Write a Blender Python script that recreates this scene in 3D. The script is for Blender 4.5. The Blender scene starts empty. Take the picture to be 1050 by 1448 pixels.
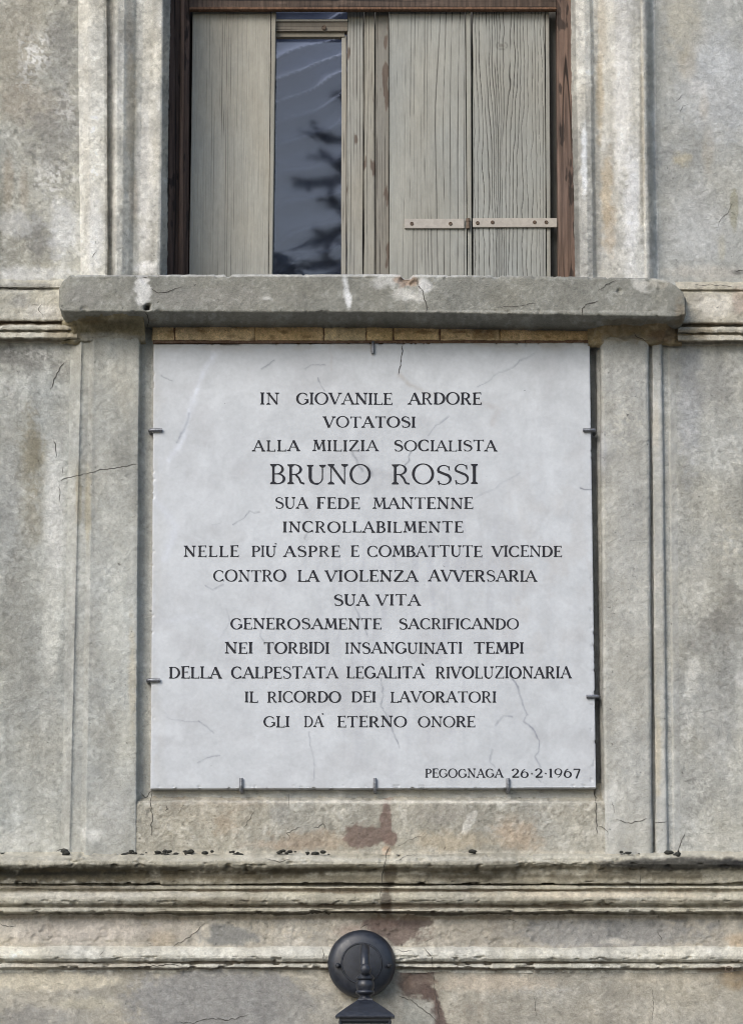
import bpy, bmesh, math, random
import numpy as np
from mathutils import Vector
from mathutils.bvhtree import BVHTree

random.seed(7)
R = math.radians
SC = bpy.context.scene
COL = SC.collection

# ------------------------------------------------------------------ camera
CAMY, CAMZ, TH, FPX, CX, CY = -6.0, 1.6, R(7.5), 3782.0, 525.0, 1034.0
cam_d = bpy.data.cameras.new('camera')
cam = bpy.data.objects.new('camera', cam_d)
COL.objects.link(cam)
cam.location = (0, CAMY, CAMZ)
cam.rotation_euler = (R(90) + TH, 0, 0)
cam_d.sensor_fit = 'HORIZONTAL'
cam_d.sensor_width = 24
cam_d.lens = FPX / 1050 * 24
cam_d.shift_y = (CY - 724) / 1050
cam_d.clip_end = 400
SC.camera = cam

# ------------------------------------------------------------------ sky, sun, exposure
SUN_EL, SUN_AZ = R(35), R(212)
w = bpy.data.worlds.new('World'); SC.world = w; w.use_nodes = True
nt = w.node_tree; nt.nodes.clear()
sky = nt.nodes.new('ShaderNodeTexSky'); sky.sky_type = 'NISHITA'; sky.sun_disc = False
sky.sun_elevation = SUN_EL; sky.sun_rotation = SUN_AZ
sky.air_density = 1.0; sky.dust_density = 1.5; sky.ozone_density = 1.0
bg = nt.nodes.new('ShaderNodeBackground'); bg.inputs[1].default_value = 0.125
wo = nt.nodes.new('ShaderNodeOutputWorld')
nt.links.new(sky.outputs[0], bg.inputs[0]); nt.links.new(bg.outputs[0], wo.inputs[0])
sun_d = bpy.data.lights.new('sun', 'SUN'); sun_d.energy = 1.5; sun_d.angle = R(30); sun_d.color = (1, .97, .93)
sun = bpy.data.objects.new('sun', sun_d); COL.objects.link(sun)
sdir = Vector((math.sin(SUN_AZ) * math.cos(SUN_EL), math.cos(SUN_AZ) * math.cos(SUN_EL), math.sin(SUN_EL)))
sun.rotation_euler = sdir.to_track_quat('Z', 'Y').to_euler()
sun.location = (-5, -8, 12)
SC.view_settings.view_transform = 'Standard'
SC.view_settings.look = 'None'
SC.view_settings.exposure = 0.70
SC.view_settings.gamma = 1
SC.view_settings.use_curve_mapping = False
SC.cycles.max_bounces = 6
SC.cycles.diffuse_bounces = 4
SC.cycles.filter_width = 1.0

# ------------------------------------------------------------------ mapping between the photograph and planes of the place
cT, sT = math.cos(TH), math.sin(TH)
def W(px, py, Y=0.0):
    u = (px - CX) / FPX; v = (CY - py) / FPX
    dy = cT - v * sT; dz = sT + v * cT
    t = (Y - CAMY) / dy
    return np.array((u * t, Y, CAMZ + t * dz))
def PX(x, y, z):
    yy = y - CAMY; zz = z - CAMZ
    dep = yy * cT + zz * sT
    return CX + FPX * x / dep, CY - FPX * (-yy * sT + zz * cT) / dep
def lin(c):
    c = np.asarray(c, float) / 255
    return np.where(c <= .04045, c / 12.92, ((c + .055) / 1.055) ** 2.4)

# ------------------------------------------------------------------ noise
def _h(ix, iy, s):
    h = (ix.astype(np.int64) * 374761393 + iy.astype(np.int64) * 668265263 + s * 974634777) & 0xffffffff
    h = ((h ^ (h >> 13)) * 1274126177) & 0xffffffff
    h = h ^ (h >> 16)
    return (h & 0xffff) / 65535.0
def vn(x, y, s=0):
    ix = np.floor(x); iy = np.floor(y); fx = x - ix; fy = y - iy
    fx = fx * fx * (3 - 2 * fx); fy = fy * fy * (3 - 2 * fy)
    ix = ix.astype(np.int64); iy = iy.astype(np.int64)
    a = _h(ix, iy, s); b = _h(ix + 1, iy, s); c = _h(ix, iy + 1, s); d = _h(ix + 1, iy + 1, s)
    return (a + (b - a) * fx) * (1 - fy) + (c + (d - c) * fx) * fy
def fbm(x, y, s=0, o=4):
    t = 0; a = 1; n = 0
    for i in range(o):
        t = t + a * (vn(x, y, s + i * 17) * 2 - 1); n += a; a *= .55
        x, y = x * 1.9 + y * .37 + 3.1, y * 1.9 - x * .37 + 1.7
    return t / n
def sstep(a, b, x):
    t = np.clip((x - a) / (b - a), 0, 1); return t * t * (3 - 2 * t)

# ------------------------------------------------------------------ object helpers
def tag(o, label=None, cat=None, group=None, kind=None):
    if label: o['label'] = label
    if cat: o['category'] = cat
    if group: o['group'] = group
    if kind: o['kind'] = kind
    return o
def empty(name, loc=(0, 0, 0)):
    o = bpy.data.objects.new(name, None); COL.objects.link(o); o.location = loc; return o
def mesh_obj(name, V, F, mat, parent=None, col=None, smooth=True, polys=None):
    me = bpy.data.meshes.new(name)
    V = np.asarray(V, dtype=np.float32)
    if polys is None:
        F = np.asarray(F, dtype=np.int32)
        n = F.shape[1]
        me.vertices.add(len(V)); me.vertices.foreach_set('co', V.ravel())
        me.loops.add(F.size); me.loops.foreach_set('vertex_index', F.ravel())
        me.polygons.add(len(F)); me.polygons.foreach_set('loop_start', np.arange(len(F), dtype=np.int32) * n)
        me.update(calc_edges=True)
    else:
        me.from_pydata(V.tolist(), [], polys); me.update()
    me.polygons.foreach_set('use_smooth', np.full(len(me.polygons), bool(smooth)))
    if col is not None:
        a = me.color_attributes.new('col', 'FLOAT_COLOR', 'POINT')
        c = np.ones((len(V), 4), dtype=np.float32); c[:, :3] = col
        a.data.foreach_set('color', c.ravel())
    if mat: me.materials.append(mat)
    o = bpy.data.objects.new(name, me); COL.objects.link(o)
    if parent:
        o.parent = parent
        o.matrix_parent_inverse = parent_inv(parent)
    return o
def parent_inv(p):
    """all meshes are written in world places: empties stand at their location, meshes at the origin"""
    from mathutils import Matrix
    return Matrix.Translation(p.location).inverted() if p.type == 'EMPTY' else Matrix.Identity(4)

# ------------------------------------------------------------------ materials
def newmat(name, rough=.85, spec=.3, metal=0.0):
    m = bpy.data.materials.new(name); m.use_nodes = True
    n = m.node_tree; b = n.nodes['Principled BSDF']
    b.inputs['Roughness'].default_value = rough
    b.inputs['Specular IOR Level'].default_value = spec
    b.inputs['Metallic'].default_value = metal
    return m, n, b
def noise(n, vec, scale, detail=6, rough=.6, dist=0, sx=None):
    t = n.nodes.new('ShaderNodeTexNoise'); t.inputs['Scale'].default_value = scale
    t.inputs['Detail'].default_value = detail; t.inputs['Roughness'].default_value = rough
    t.inputs['Distortion'].default_value = dist
    if sx is not None:
        mp = n.nodes.new('ShaderNodeMapping'); mp.inputs['Scale'].default_value = sx
        n.links.new(vec, mp.inputs[0]); vec = mp.outputs[0]
    n.links.new(vec, t.inputs['Vector']); return t
def ramp(n, src, a, b, lo, hi):
    r = n.nodes.new('ShaderNodeMapRange'); r.interpolation_type = 'SMOOTHSTEP'
    r.inputs[1].default_value = a; r.inputs[2].default_value = b
    r.inputs[3].default_value = lo; r.inputs[4].default_value = hi
    n.links.new(src, r.inputs[0]); return r
def mulv(n, col, val):
    m = n.nodes.new('ShaderNodeVectorMath'); m.operation = 'SCALE'
    n.links.new(col, m.inputs[0]); n.links.new(val, m.inputs['Scale']); return m
def bump(n, h, dist, strength=1, prev=None):
    b = n.nodes.new('ShaderNodeBump'); b.inputs['Distance'].default_value = dist
    b.inputs['Strength'].default_value = strength
    n.links.new(h, b.inputs['Height'])
    if prev: n.links.new(prev.outputs[0], b.inputs['Normal'])
    return b

def plaster_mat(name, lo=.84, hi=1.16, b1=.005, b2=.0036, rough=.92, fibre=True):
    m, n, b = newmat(name, rough, .2)
    tc = n.nodes.new('ShaderNodeTexCoord'); P = tc.outputs['Object']
    at = n.nodes.new('ShaderNodeAttribute'); at.attribute_name = 'col'
    a = noise(n, P, 170, 5, .7, 1.6)
    ra = ramp(n, a.outputs[0], .32, .68, lo, hi)
    c1 = mulv(n, at.outputs['Color'], ra.outputs[0])
    # small dark pits
    pt = noise(n, P, 95, 3, .5, .4)
    rp = ramp(n, pt.outputs[0], .70, .76, 1, .55)
    c2 = mulv(n, c1.outputs[0], rp.outputs[0])
    n.links.new(c2.outputs[0], b.inputs['Base Color'])
    h1 = noise(n, P, 42, 8, .66, 1.6)
    B1 = bump(n, h1.outputs[0], b1)
    h2 = noise(n, P, 150, 5, .7, 2.5, sx=(1, 1, 1.5))
    B2 = bump(n, h2.outputs[0], b2, 1, B1)
    B3 = bump(n, rp.outputs[0], .0012, 1, B2)
    n.links.new(B3.outputs[0], b.inputs['Normal'])
    return m
M_PL = plaster_mat('old_plaster')
M_SM = plaster_mat('smooth_plaster', .88, 1.12, .003, .0016)
M_ST = plaster_mat('sill_stone', .82, 1.18, .002, .0030)
M_BR = plaster_mat('brick_clay', .72, 1.25, .003, .002)

def marble_mat():
    m, n, b = newmat('marble', .42, .4)
    tc = n.nodes.new('ShaderNodeTexCoord'); P = tc.outputs['Object']
    at = n.nodes.new('ShaderNodeAttribute'); at.attribute_name = 'col'
    a = noise(n, P, 14, 8, .62, 1.0); r = ramp(n, a.outputs[0], .3, .7, .93, 1.05)
    c = mulv(n, at.outputs['Color'], r.outputs[0])
    a2 = noise(n, P, 120, 5, .6, .5); r2 = ramp(n, a2.outputs[0], .3, .7, .965, 1.03)
    c2 = mulv(n, c.outputs[0], r2.outputs[0])
    a3 = noise(n, P, 70, 2, .5, .2); r3 = ramp(n, a3.outputs[0], .765, .79, 1, .6)
    c3 = mulv(n, c2.outputs[0], r3.outputs[0])
    n.links.new(c3.outputs[0], b.inputs['Base Color'])
    h = noise(n, P, 60, 6, .6, 1)
    B = bump(n, h.outputs[0], .0005)
    n.links.new(B.outputs[0], b.inputs['Normal'])
    return m
M_MARBLE = marble_mat()

def wood_mat(name, lo=.95, hi=1.05, grain=220, b1=.0012):
    m, n, b = newmat(name, .7, .25)
    tc = n.nodes.new('ShaderNodeTexCoord'); P = tc.outputs['Object']
    at = n.nodes.new('ShaderNodeAttribute'); at.attribute_name = 'col'
    a = noise(n, P, grain, 5, .6, .3, sx=(1, 1, .04)); r = ramp(n, a.outputs[0], .3, .7, lo, hi)
    c = mulv(n, at.outputs['Color'], r.outputs[0])
    a2 = noise(n, P, 60, 6, .65, .6, sx=(1, 1, .35)); r2 = ramp(n, a2.outputs[0], .3, .7, .93, 1.06)
    c2 = mulv(n, c.outputs[0], r2.outputs[0])
    n.links.new(c2.outputs[0], b.inputs['Base Color'])
    B = bump(n, a.outputs[0], b1)
    n.links.new(B.outputs[0], b.inputs['Normal'])
    return m
M_WOOD = wood_mat('painted_wood')
M_RAW = wood_mat('bare_wood', .6, 1.35, 120, .003)

def simple(name, rgb, rough=.5, metal=0, spec=.4, var=.15, scale=60, bmp=.0004, lum=None):
    m, n, b = newmat(name, rough, spec, metal)
    tc = n.nodes.new('ShaderNodeTexCoord'); P = tc.outputs['Object']
    col = n.nodes.new('ShaderNodeRGB'); col.outputs[0].default_value = (*rgb, 1)
    a = noise(n, P, scale, 6, .65, .5); r = ramp(n, a.outputs[0], .3, .7, 1 - var, 1 + var)
    c = mulv(n, col.outputs[0], r.outputs[0]); n.links.new(c.outputs[0], b.inputs['Base Color'])
    rr = ramp(n, a.outputs[0], .3, .7, max(0, rough - .08), min(1, rough + .12)); n.links.new(rr.outputs[0], b.inputs['Roughness'])
    B = bump(n, a.outputs[0], bmp); n.links.new(B.outputs[0], b.inputs['Normal'])
    return m
M_CRACK = simple('crack_dirt', (.060, .054, .046), .95, var=.4)
M_INK = simple('letter_paint', (.007, .008, .013), .7, var=.5, scale=45)
M_LAMP = simple('black_lamp_paint', (.016, .019, .027), .42, 0, .55, .3, 90, .0003)
M_CLIP = simple('clip_steel', (.19, .195, .21), .45, .7, .5, .4, 160)
M_STRAP = simple('hinge_paint', (.36, .33, .29), .6, 0, .3, .12, 70)
M_RUST = simple('rusty_screw', (.13, .095, .07), .7, .3, .3, .4, 200)
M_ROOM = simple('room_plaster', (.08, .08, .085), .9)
M_MOSS = simple('dark_moss', (.03, .03, .025), .95, var=.5, scale=200, bmp=.002)
M_GROUND = simple('pavement_asphalt', (.05, .05, .048), .9, var=.25, scale=8, bmp=.004)
M_PAVE = simple('pavement_stone', (.14, .135, .125), .85, var=.2, scale=12, bmp=.002)
M_BARK = simple('bark', (.07, .05, .035), .9, var=.3, scale=20, bmp=.01)
M_NEEDLE = simple('spruce_needles', (.035, .055, .03), .7, var=.4, scale=15)
M_BULB = simple('frosted_bulb', (.7, .7, .68), .3)

def glass_mat(name, ior, rough=.02, wav=.0006):
    m = bpy.data.materials.new(name); m.use_nodes = True
    n = m.node_tree; n.nodes.clear()
    o = n.nodes.new('ShaderNodeOutputMaterial'); mx = n.nodes.new('ShaderNodeMixShader')
    t = n.nodes.new('ShaderNodeBsdfTransparent'); t.inputs[0].default_value = (.85, .87, .9, 1)
    g = n.nodes.new('ShaderNodeBsdfGlossy'); g.inputs['Roughness'].default_value = rough
    f = n.nodes.new('ShaderNodeFresnel'); f.inputs[0].default_value = ior
    tc = n.nodes.new('ShaderNodeTexCoord')
    a = noise(n, tc.outputs['Object'], 6, 3, .5, 1.0)
    B = bump(n, a.outputs[0], wav)
    n.links.new(B.outputs[0], g.inputs['Normal'])
    n.links.new(f.outputs[0], mx.inputs[0]); n.links.new(t.outputs[0], mx.inputs[1]); n.links.new(g.outputs[0], mx.inputs[2])
    n.links.new(mx.outputs[0], o.inputs[0])
    return m
M_GLASS = glass_mat('window_glass', 1.65, .028, .00010)
M_LGLASS = glass_mat('lantern_glass', 1.5, .05)

def curtain_mat():
    m, n, b = newmat('sheer_curtain', .9, .1)
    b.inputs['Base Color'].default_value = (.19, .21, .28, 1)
    return m
M_CURT = curtain_mat()

# ------------------------------------------------------------------ stains that sit on the walls (photo pixel places), as paint, lime, moss, bare mortar, plus painted moulding shade and lit edges
# (tags, cx, cy, rx, ry, angle, rgb, strength, edge noise, softness, speckle)
ST = []
def st(tags, cx, cy, rx, ry, rgb, s=.7, ang=0, en=.5, soft=.6, sp=0):
    g = .3 * rgb[0] + .59 * rgb[1] + .11 * rgb[2]; k = .97 if g > 150 else .93
    rgb = [(g + (q - g) * .78) * k for q in rgb]
    ST.append((tags, cx, cy, rx, ry, R(ang), lin(rgb), s, en, soft, sp))
# upper left field
st('UL', 20, 60, 60, 90, (158, 148, 128), .5); st('UL', 45, 150, 60, 35, (156, 144, 126), .5, 10)
st('UL', 50, 80, 30, 50, (210, 208, 202), .8, 20, .8, .9, 1); st('UL', 90, 60, 25, 80, (118, 117, 113), .55, 0, .8)
st('UL', 12, 255, 8, 50, (160, 145, 122), .5); st('UL', 34, 270, 7, 40, (162, 146, 124), .4)
st('UL', 75, 200, 45, 60, (120, 119, 115), .6, 0, .9); st('UL', 75, 260, 30, 40, (210, 208, 203), .8, 0, .9, .9, 1)
st('UL', 50, 330, 26, 45, (118, 117, 113), .7, -30, .8); st('UL', 20, 315, 40, 20, (196, 195, 190), .5, 0, .8)
st('UL', 90, 330, 25, 45, (205, 205, 202), .6, 0, .7); st('UL', 40, 388, 70, 12, (200, 199, 195), .6, 0, .6)
st('UL', 95, 150, 20, 40, (200, 198, 193), .5, 0, .9, .9, 1)
# architraves
st('AL', 190, 200, 7, 320, (158, 154, 140), .45, 0, .6, .8); st('AL', 156, 200, 5, 320, (140, 138, 130), .6, 0, .3, .6); st('AR', 844, 200, 6, 320, (156, 152, 140), .5, 0, .6, .8); st('AR', 918, 200, 6, 320, (140, 136, 122), .5, 0, .5, .8)  # full-height strips deepen the cove and groove shade in the colour
st('AL', 185, 150, 9, 75, (176, 160, 132), .55, 0, .6); st('AL', 183, 40, 7, 60, (178, 162, 138), .4)
st('AL', 205, 250, 14, 120, (210, 209, 205), .5, 0, .6); st('AL', 188, 280, 8, 40, (170, 152, 128), .4)
st('AL', 135, 330, 14, 60, (208, 208, 206), .5); st('AL', 123, 200, 6, 200, (172, 165, 150), .3)
st('AL', 204, 378, 18, 10, (222, 221, 218), .6)
st('AR', 848, 130, 6, 80, (170, 152, 120), .6, 0, .7); st('AR', 857, 270, 9, 70, (172, 154, 124), .65, 2, .7)
st('AR', 862, 320, 11, 40, (176, 158, 130), .55, 0, .7); st('AR', 851, 40, 8, 60, (182, 170, 148), .5)
st('AR', 880, 120, 14, 160, (214, 212, 208), .5, 0, .6); st('AR', 893, 290, 12, 100, (218, 218, 218), .6, 2, .5)
st('AR', 826, 230, 5, 60, (222, 226, 230), .6); st('AR', 907, 200, 4, 160, (150, 138, 112), .5, 0, .8)
# upper right field
st('UR', 965, 40, 32, 45, (172, 164, 142), .5, 0, .7); st('UR', 972, 90, 14, 26, (166, 152, 122), .55, 0, .6)
st('UR', 990, 125, 18, 12, (205, 200, 190), .6, 0, .7); st('UR', 995, 150, 9, 22, (172, 156, 128), .5)
st('UR', 962, 225, 16, 12, (172, 160, 128), .6, 0, .7); st('UR', 1000, 215, 10, 50, (166, 156, 136), .45)
st('UR', 1037, 295, 7, 30, (150, 146, 122), .8, 0, .4, .3); st('UR', 1020, 350, 6, 22, (158, 152, 128), .6)
st('UR', 1020, 120, 60, 90, (178, 182, 188), .4); st('UR', 985, 320, 50, 60, (176, 177, 176), .4)
st('UR', 1000, 385, 70, 12, (182, 176, 164), .6, 0, .6); st('UR', 1042, 385, 12, 5, (70, 68, 64), .7, 0, .5)
# string course at sill level
st('S', 30, 405, 60, 7, (120, 118, 112), .6, 0, .8); st('S', 30, 425, 16, 12, (140, 138, 132), .6, 0, .7)
st('S', 60, 440, 30, 12, (205, 200, 190), .5); st('S', 1010, 430, 40, 18, (205, 198, 184), .6, 0, .6)
st('S', 985, 418, 14, 12, (150, 143, 130), .5, 0, .8); st('S', 1045, 425, 12, 20, (168, 140, 122), .5)
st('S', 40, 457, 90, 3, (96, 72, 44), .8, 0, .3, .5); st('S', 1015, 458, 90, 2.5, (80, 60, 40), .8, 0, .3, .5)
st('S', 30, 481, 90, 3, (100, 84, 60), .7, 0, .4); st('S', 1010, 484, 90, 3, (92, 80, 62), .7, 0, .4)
st('S', 90, 472, 30, 16, (146, 132, 104), .6, 0, .7); st('S', 985, 470, 26, 14, (150, 132, 100), .6, 0, .7)
# sill
st('SI', 202, 413, 12, 22, (196, 195, 190), .9, 0, .7, .4); st('SI', 208, 434, 5, 5, (30, 28, 26), .95, 0, .6, .3)
st('SI', 205, 396, 8, 5, (200, 198, 194), .8, 0, .6, .4)
st('SI', 489, 405, 4.5, 19, (192, 192, 190), .8, -5, .9, .7); st('SI', 493, 425, 4, 12, (205, 205, 204), .8, 0, .6, .4)
st('SI', 545, 398, 25, 9, (186, 184, 178), .7, 0, .9, .7); st('SI', 580, 418, 26, 10, (192, 189, 180), .8, 8, .7, .5)
st('SI', 600, 405, 10, 12, (190, 188, 184), .8, 0, .6, .5); st('SI', 574, 396, 15, 9, (160, 136, 116), .85, 0, .9, .5)
st('SI', 378, 422, 8, 3, (205, 203, 196), .6, 0, .9); st('SI', 905, 402, 12, 9, (190, 187, 178), .7, 0, .8, .5)
st('SI', 500, 389, 500, 2.2, (182, 180, 174), .6, 0, .6); st('SI', 930, 400, 20, 6, (170, 164, 150), .5, 0, .8)
st('SI', 640, 440, 360, 2, (160, 157, 146), .5, 0, .6); st('SI', 962, 440, 10, 20, (120, 106, 84), .6, 0, .8)
st('SI', 300, 420, 120, 18, (142, 138, 131), .3, 0, .8); st('SI', 118, 420, 30, 20, (146, 143, 137), .35)
# under-sill mortar, and shade painted onto the sill's underside
st('PL', 155, 466, 60, 12, (132, 126, 106), .75, 0, .8); st('PR', 890, 470, 60, 14, (132, 122, 100), .75, 0, .8); st('PR', 925, 480, 20, 10, (124, 104, 80), .6, 0, .8); st('SI', 150, 452, 60, 7, (96, 84, 60), .6, 0, .9); st('SI', 900, 456, 70, 6, (100, 86, 62), .6, 0, .9)
st('US', 150, 462, 60, 20, (84, 76, 56), .5, 0, .8); st('US', 130, 452, 30, 6, (120, 104, 72), .6, 0, .8)
st('US', 900, 462, 60, 20, (96, 82, 56), .5, 0, .8); st('US', 935, 475, 25, 14, (112, 84, 62), .6, 0, .8)
st('US', 890, 482, 40, 10, (140, 134, 120), .7, 0, .6); st('US', 160, 478, 60, 9, (160, 157, 146), .85, 0, .6)
# lower left field
st('FL', 20, 505, 60, 18, (104, 102, 98), .7, 10, .9, .8); st('FL', 60, 498, 60, 10, (200, 198, 192), .6, 0, .9, .9, 1)
st('FL', 15, 560, 40, 30, (185, 184, 178), .5, 0, .9, .9, 1); st('FL', 90, 525, 18, 22, (128, 126, 118), .5, 30, .7)
st('FL', 45, 640, 22, 60, (134, 126, 102), .85, 0, .8, .8); st('FL', 45, 730, 22, 50, (138, 130, 108), .65, 0, .8, .8)
st('FL', 8, 700, 26, 130, (138, 137, 132), .4, 0, .8); st('FL', 78, 740, 17, 120, (192, 191, 184), .85, 0, .5, .6)
st('FL', 72, 880, 13, 110, (190, 189, 178), .8, 0, .6, .7); st('FL', 28, 900, 34, 160, (136, 135, 126), .65, 0, .6)
st('FL', 65, 1040, 26, 90, (152, 150, 141), .4); st('FL', 70, 1150, 30, 60, (178, 177, 167), .5, 0, .8, .8, 1)
st('FL', 20, 1190, 60, 15, (190, 188, 178), .5, 0, .8); st('FL', 85, 600, 14, 50, (176, 174, 168), .5, 0, .8, .8, 1)
# left pilaster
st('PL', 111, 705, 5, 45, (140, 130, 104), .6, 0, .6); st('PL', 124, 715, 5, 60, (148, 140, 116), .6, 0, .6)
st('PL', 107, 880, 5, 160, (132, 131, 124), .45, 0, .6); st('PL', 150, 660, 22, 40, (150, 148, 140), .4, 0, .9, .8, 1)
st('PL', 170, 750, 26, 90, (170, 170, 161), .45, 0, .6); st('PL', 160, 900, 20, 110, (172, 172, 162), .45, 0, .6)
st('PL', 187, 960, 6, 90, (160, 150, 126), .5, 0, .8); st('PL', 130, 900, 5, 80, (152, 150, 142), .4)
st('PL', 160, 1150, 30, 50, (154, 153, 147), .4, 0, .8); st('PL', 130, 1180, 18, 12, (196, 195, 188), .5, 0, .7)
st('PL', 178, 530, 22, 60, (166, 162, 148), .4); st('PL', 155, 1020, 6, 16, (132, 130, 120), .6, -15, .4)
# right pilaster and strip
st('PR', 885, 600, 26, 60, (176, 172, 158), .5, 0, .8, .8, 1); st('PR', 880, 1090, 26, 70, (172, 170, 161), .5, 0, .8, .8, 1)
st('PR', 930, 1060, 6, 70, (172, 160, 132), .6, 0, .5); st('PR', 927, 600, 5, 50, (172, 164, 146), .5)
st('PR', 885, 780, 24, 90, (158, 157, 150), .4); st('PR', 852, 640, 5, 40, (140, 140, 144), .4); st('PR', 860, 1130, 14, 30, (192, 191, 184), .5, 0, .8)
# lower right field
st('FR', 975, 560, 18, 120, (162, 164, 168), .5, 0, .6); st('FR', 1005, 540, 40, 40, (142, 141, 136), .5, 0, .8)
st('FR', 1040, 640, 20, 50, (186, 182, 170), .5, 0, .8, .8, 1); st('FR', 1030, 760, 26, 60, (176, 170, 152), .5, 0, .9, .8, 1)
st('FR', 1035, 870, 40, 60, (128, 125, 116), .6, 20, .8, .8); st('FR', 995, 900, 20, 50, (126, 123, 114), .5, 20, .8)
st('FR', 978, 955, 12, 34, (196, 194, 184), .75, 8, .7, .5); st('FR', 968, 1025, 16, 50, (190, 188, 180), .65, 0, .8, .6, 1)
st('FR', 1015, 1020, 30, 80, (164, 164, 160), .4); st('FR', 985, 820, 14, 60, (176, 173, 162), .4)
st('FR', 990, 1120, 24, 60, (124, 122, 116), .55, 0, .9, .7, 1); st('FR', 1045, 960, 8, 12, (196, 194, 188), .6, 0, .8)
st('FR', 1010, 1190, 50, 14, (180, 176, 164), .5, 0, .8)
# band under the plaque
st('B', 300, 1150, 80, 22, (162, 152, 132), .5); st('B', 320, 1165, 22, 22, (158, 136, 108), .5, 0, .9)
st('B', 395, 1150, 20, 18, (150, 148, 140), .5, 0, .8); st('B', 440, 1190, 70, 16, (168, 146, 118), .6, 0, .7)
st('B', 250, 1160, 40, 22, (176, 170, 152), .5, 0, .8, .8, 1); st('B', 400, 1195, 70, 8, (172, 152, 130), .45, 0, .7)
st('B', 514, 1182, 32, 17, (124, 104, 92), .92, 8, .6, .2); st('B', 546, 1165, 9, 30, (130, 108, 96), .92, 0, .4, .15)
st('B', 553, 1186, 9, 12, (128, 106, 94), .92, 0, .4, .2); st('B', 546, 1203, 7, 9, (186, 156, 128), .8, 0, .4, .3)
st('B', 549, 1122, 8, 14, (150, 124, 108), .6, 0, .6); st('B', 663, 1162, 7, 22, (196, 192, 180), .9, 28, .9, .3)
st('B', 735, 1182, 34, 22, (174, 150, 122), .65, 20, .7, .8); st('B', 760, 1150, 60, 14, (158, 148, 130), .4, 0, .9, .8, 1)
st('B', 640, 1190, 60, 16, (180, 164, 136), .6, 0, .7); st('B', 620, 1150, 60, 18, (152, 146, 134), .5, 0, .8)
st('B', 525, 1134, 330, 2.2, (205, 198, 182), .7, 0, .5); st('B', 525, 1206, 600, 3, (192, 184, 166), .5, 0, .6)  # first entry paints the arris catching light
st('B', 330, 1135, 100, 9, (140, 122, 96), .3, 0, .8); st('B', 240, 1122, 30, 8, (116, 92, 66), .6, 0, .7)
# upper cornice: grey-green and black growth; cove and crease shade, lit top edge painted in
st('C', 110, 1237, 165, 15, (50, 47, 36), .95, 0, .5, .5); st('C', -60, 1236, 150, 15, (50, 48, 38), .9, 0, .4, .4)
st('C', 300, 1238, 120, 9, (84, 74, 54), .75, 0, .8); st('C', 60, 1255, 160, 3, (92, 78, 56), .7, 0, .5)
st('C', 400, 1236, 60, 8, (70, 62, 44), .8, 0, .8, .6); st('C', 552, 1238, 11, 15, (70, 58, 48), .85, 0, .4, .3)
st('C', 546, 1275, 9, 22, (74, 62, 52), .75, 0, .4, .4); st('C', 525, 1243, 700, 7, (112, 102, 78), .65, 0, .6); st('C', 650, 1238, 70, 8, (72, 64, 46), .75, 0, .8); st('C', 525, 1230, 600, 5, (104, 92, 66), .6, 0, .6)
st('C', 700, 1236, 40, 10, (78, 72, 56), .6, 0, .7); st('C', 770, 1224, 56, 10, (150, 142, 124), .7, 0, .9, .7, 1)
st('C', 960, 1222, 130, 11, (52, 51, 49), .9, 0, .35, .4); st('C', 1120, 1222, 120, 12, (48, 47, 46), .9, 0, .35, .4)
st('C', 900, 1238, 140, 6, (108, 98, 76), .6, 0, .8); st('C', 525, 1216, 330, 5, (178, 173, 158), .6, 0, .7); st('C', 430, 1232, 160, 4, (70, 62, 46), .7, 0, .6); st('C', 250, 1228, 160, 3, (96, 92, 80), .6, 0, .7)
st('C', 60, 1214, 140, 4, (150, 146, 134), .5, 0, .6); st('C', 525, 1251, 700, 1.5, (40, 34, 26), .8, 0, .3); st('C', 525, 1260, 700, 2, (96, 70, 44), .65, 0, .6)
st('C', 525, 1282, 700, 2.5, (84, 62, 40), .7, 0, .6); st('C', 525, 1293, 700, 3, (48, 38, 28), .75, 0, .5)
st('C', 320, 1276, 90, 6, (112, 98, 74), .5, 0, .8); st('C', 120, 1266, 200, 6, (196, 190, 176), .5, 0, .6)
st('C', 850, 1266, 160, 5, (206, 190, 164), .5, 0, .6); st('C', 900, 1276, 200, 4, (124, 114, 92), .5, 0, .7)
# frieze
st('Z', 120, 1315, 150, 24, (180, 170, 158), .7, 0, .6); st('Z', 15, 1315, 30, 12, (196, 188, 172), .5)
st('Z', 322, 1323, 46, 16, (132, 132, 128), .85, 0, .5, .3); st('Z', 290, 1318, 8, 12, (190, 180, 160), .6)
st('Z', 230, 1328, 24, 14, (176, 154, 122), .4); st('Z', 420, 1318, 60, 20, (186, 174, 150), .5, 0, .9, .8, 1)
st('Z', 560, 1316, 46, 22, (116, 98, 88), .9, 6, .8, .3); st('Z', 585, 1304, 26, 12, (108, 92, 84), .9, 0, .7, .2); st('Z', 535, 1306, 24, 10, (122, 102, 92), .85, 0, .4, .2); st('Z', 495, 1318, 22, 14, (164, 142, 126), .7)
st('Z', 860, 1318, 180, 26, (140, 139, 136), .8, 0, .6, .5); st('Z', 660, 1318, 60, 22, (164, 154, 136), .5)
st('Z', 870, 1312, 18, 14, (112, 112, 110), .6, 0, .8); st('Z', 875, 1332, 24, 4, (196, 190, 176), .7, 0, .9)
st('Z', 1040, 1330, 20, 12, (178, 152, 118), .6, 0, .7); st('Z', 960, 1300, 20, 6, (104, 102, 98), .5, 0, .8)
st('Z', 525, 1298, 700, 4, (132, 112, 84), .5, 0, .6)
# small moulding under the frieze
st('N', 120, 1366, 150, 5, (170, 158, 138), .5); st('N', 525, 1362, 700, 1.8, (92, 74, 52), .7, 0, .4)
st('N', 1015, 1372, 30, 6, (120, 92, 58), .6, 0, .6); st('N', 525, 1371, 700, 2, (88, 72, 54), .7, 0, .5)
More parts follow.
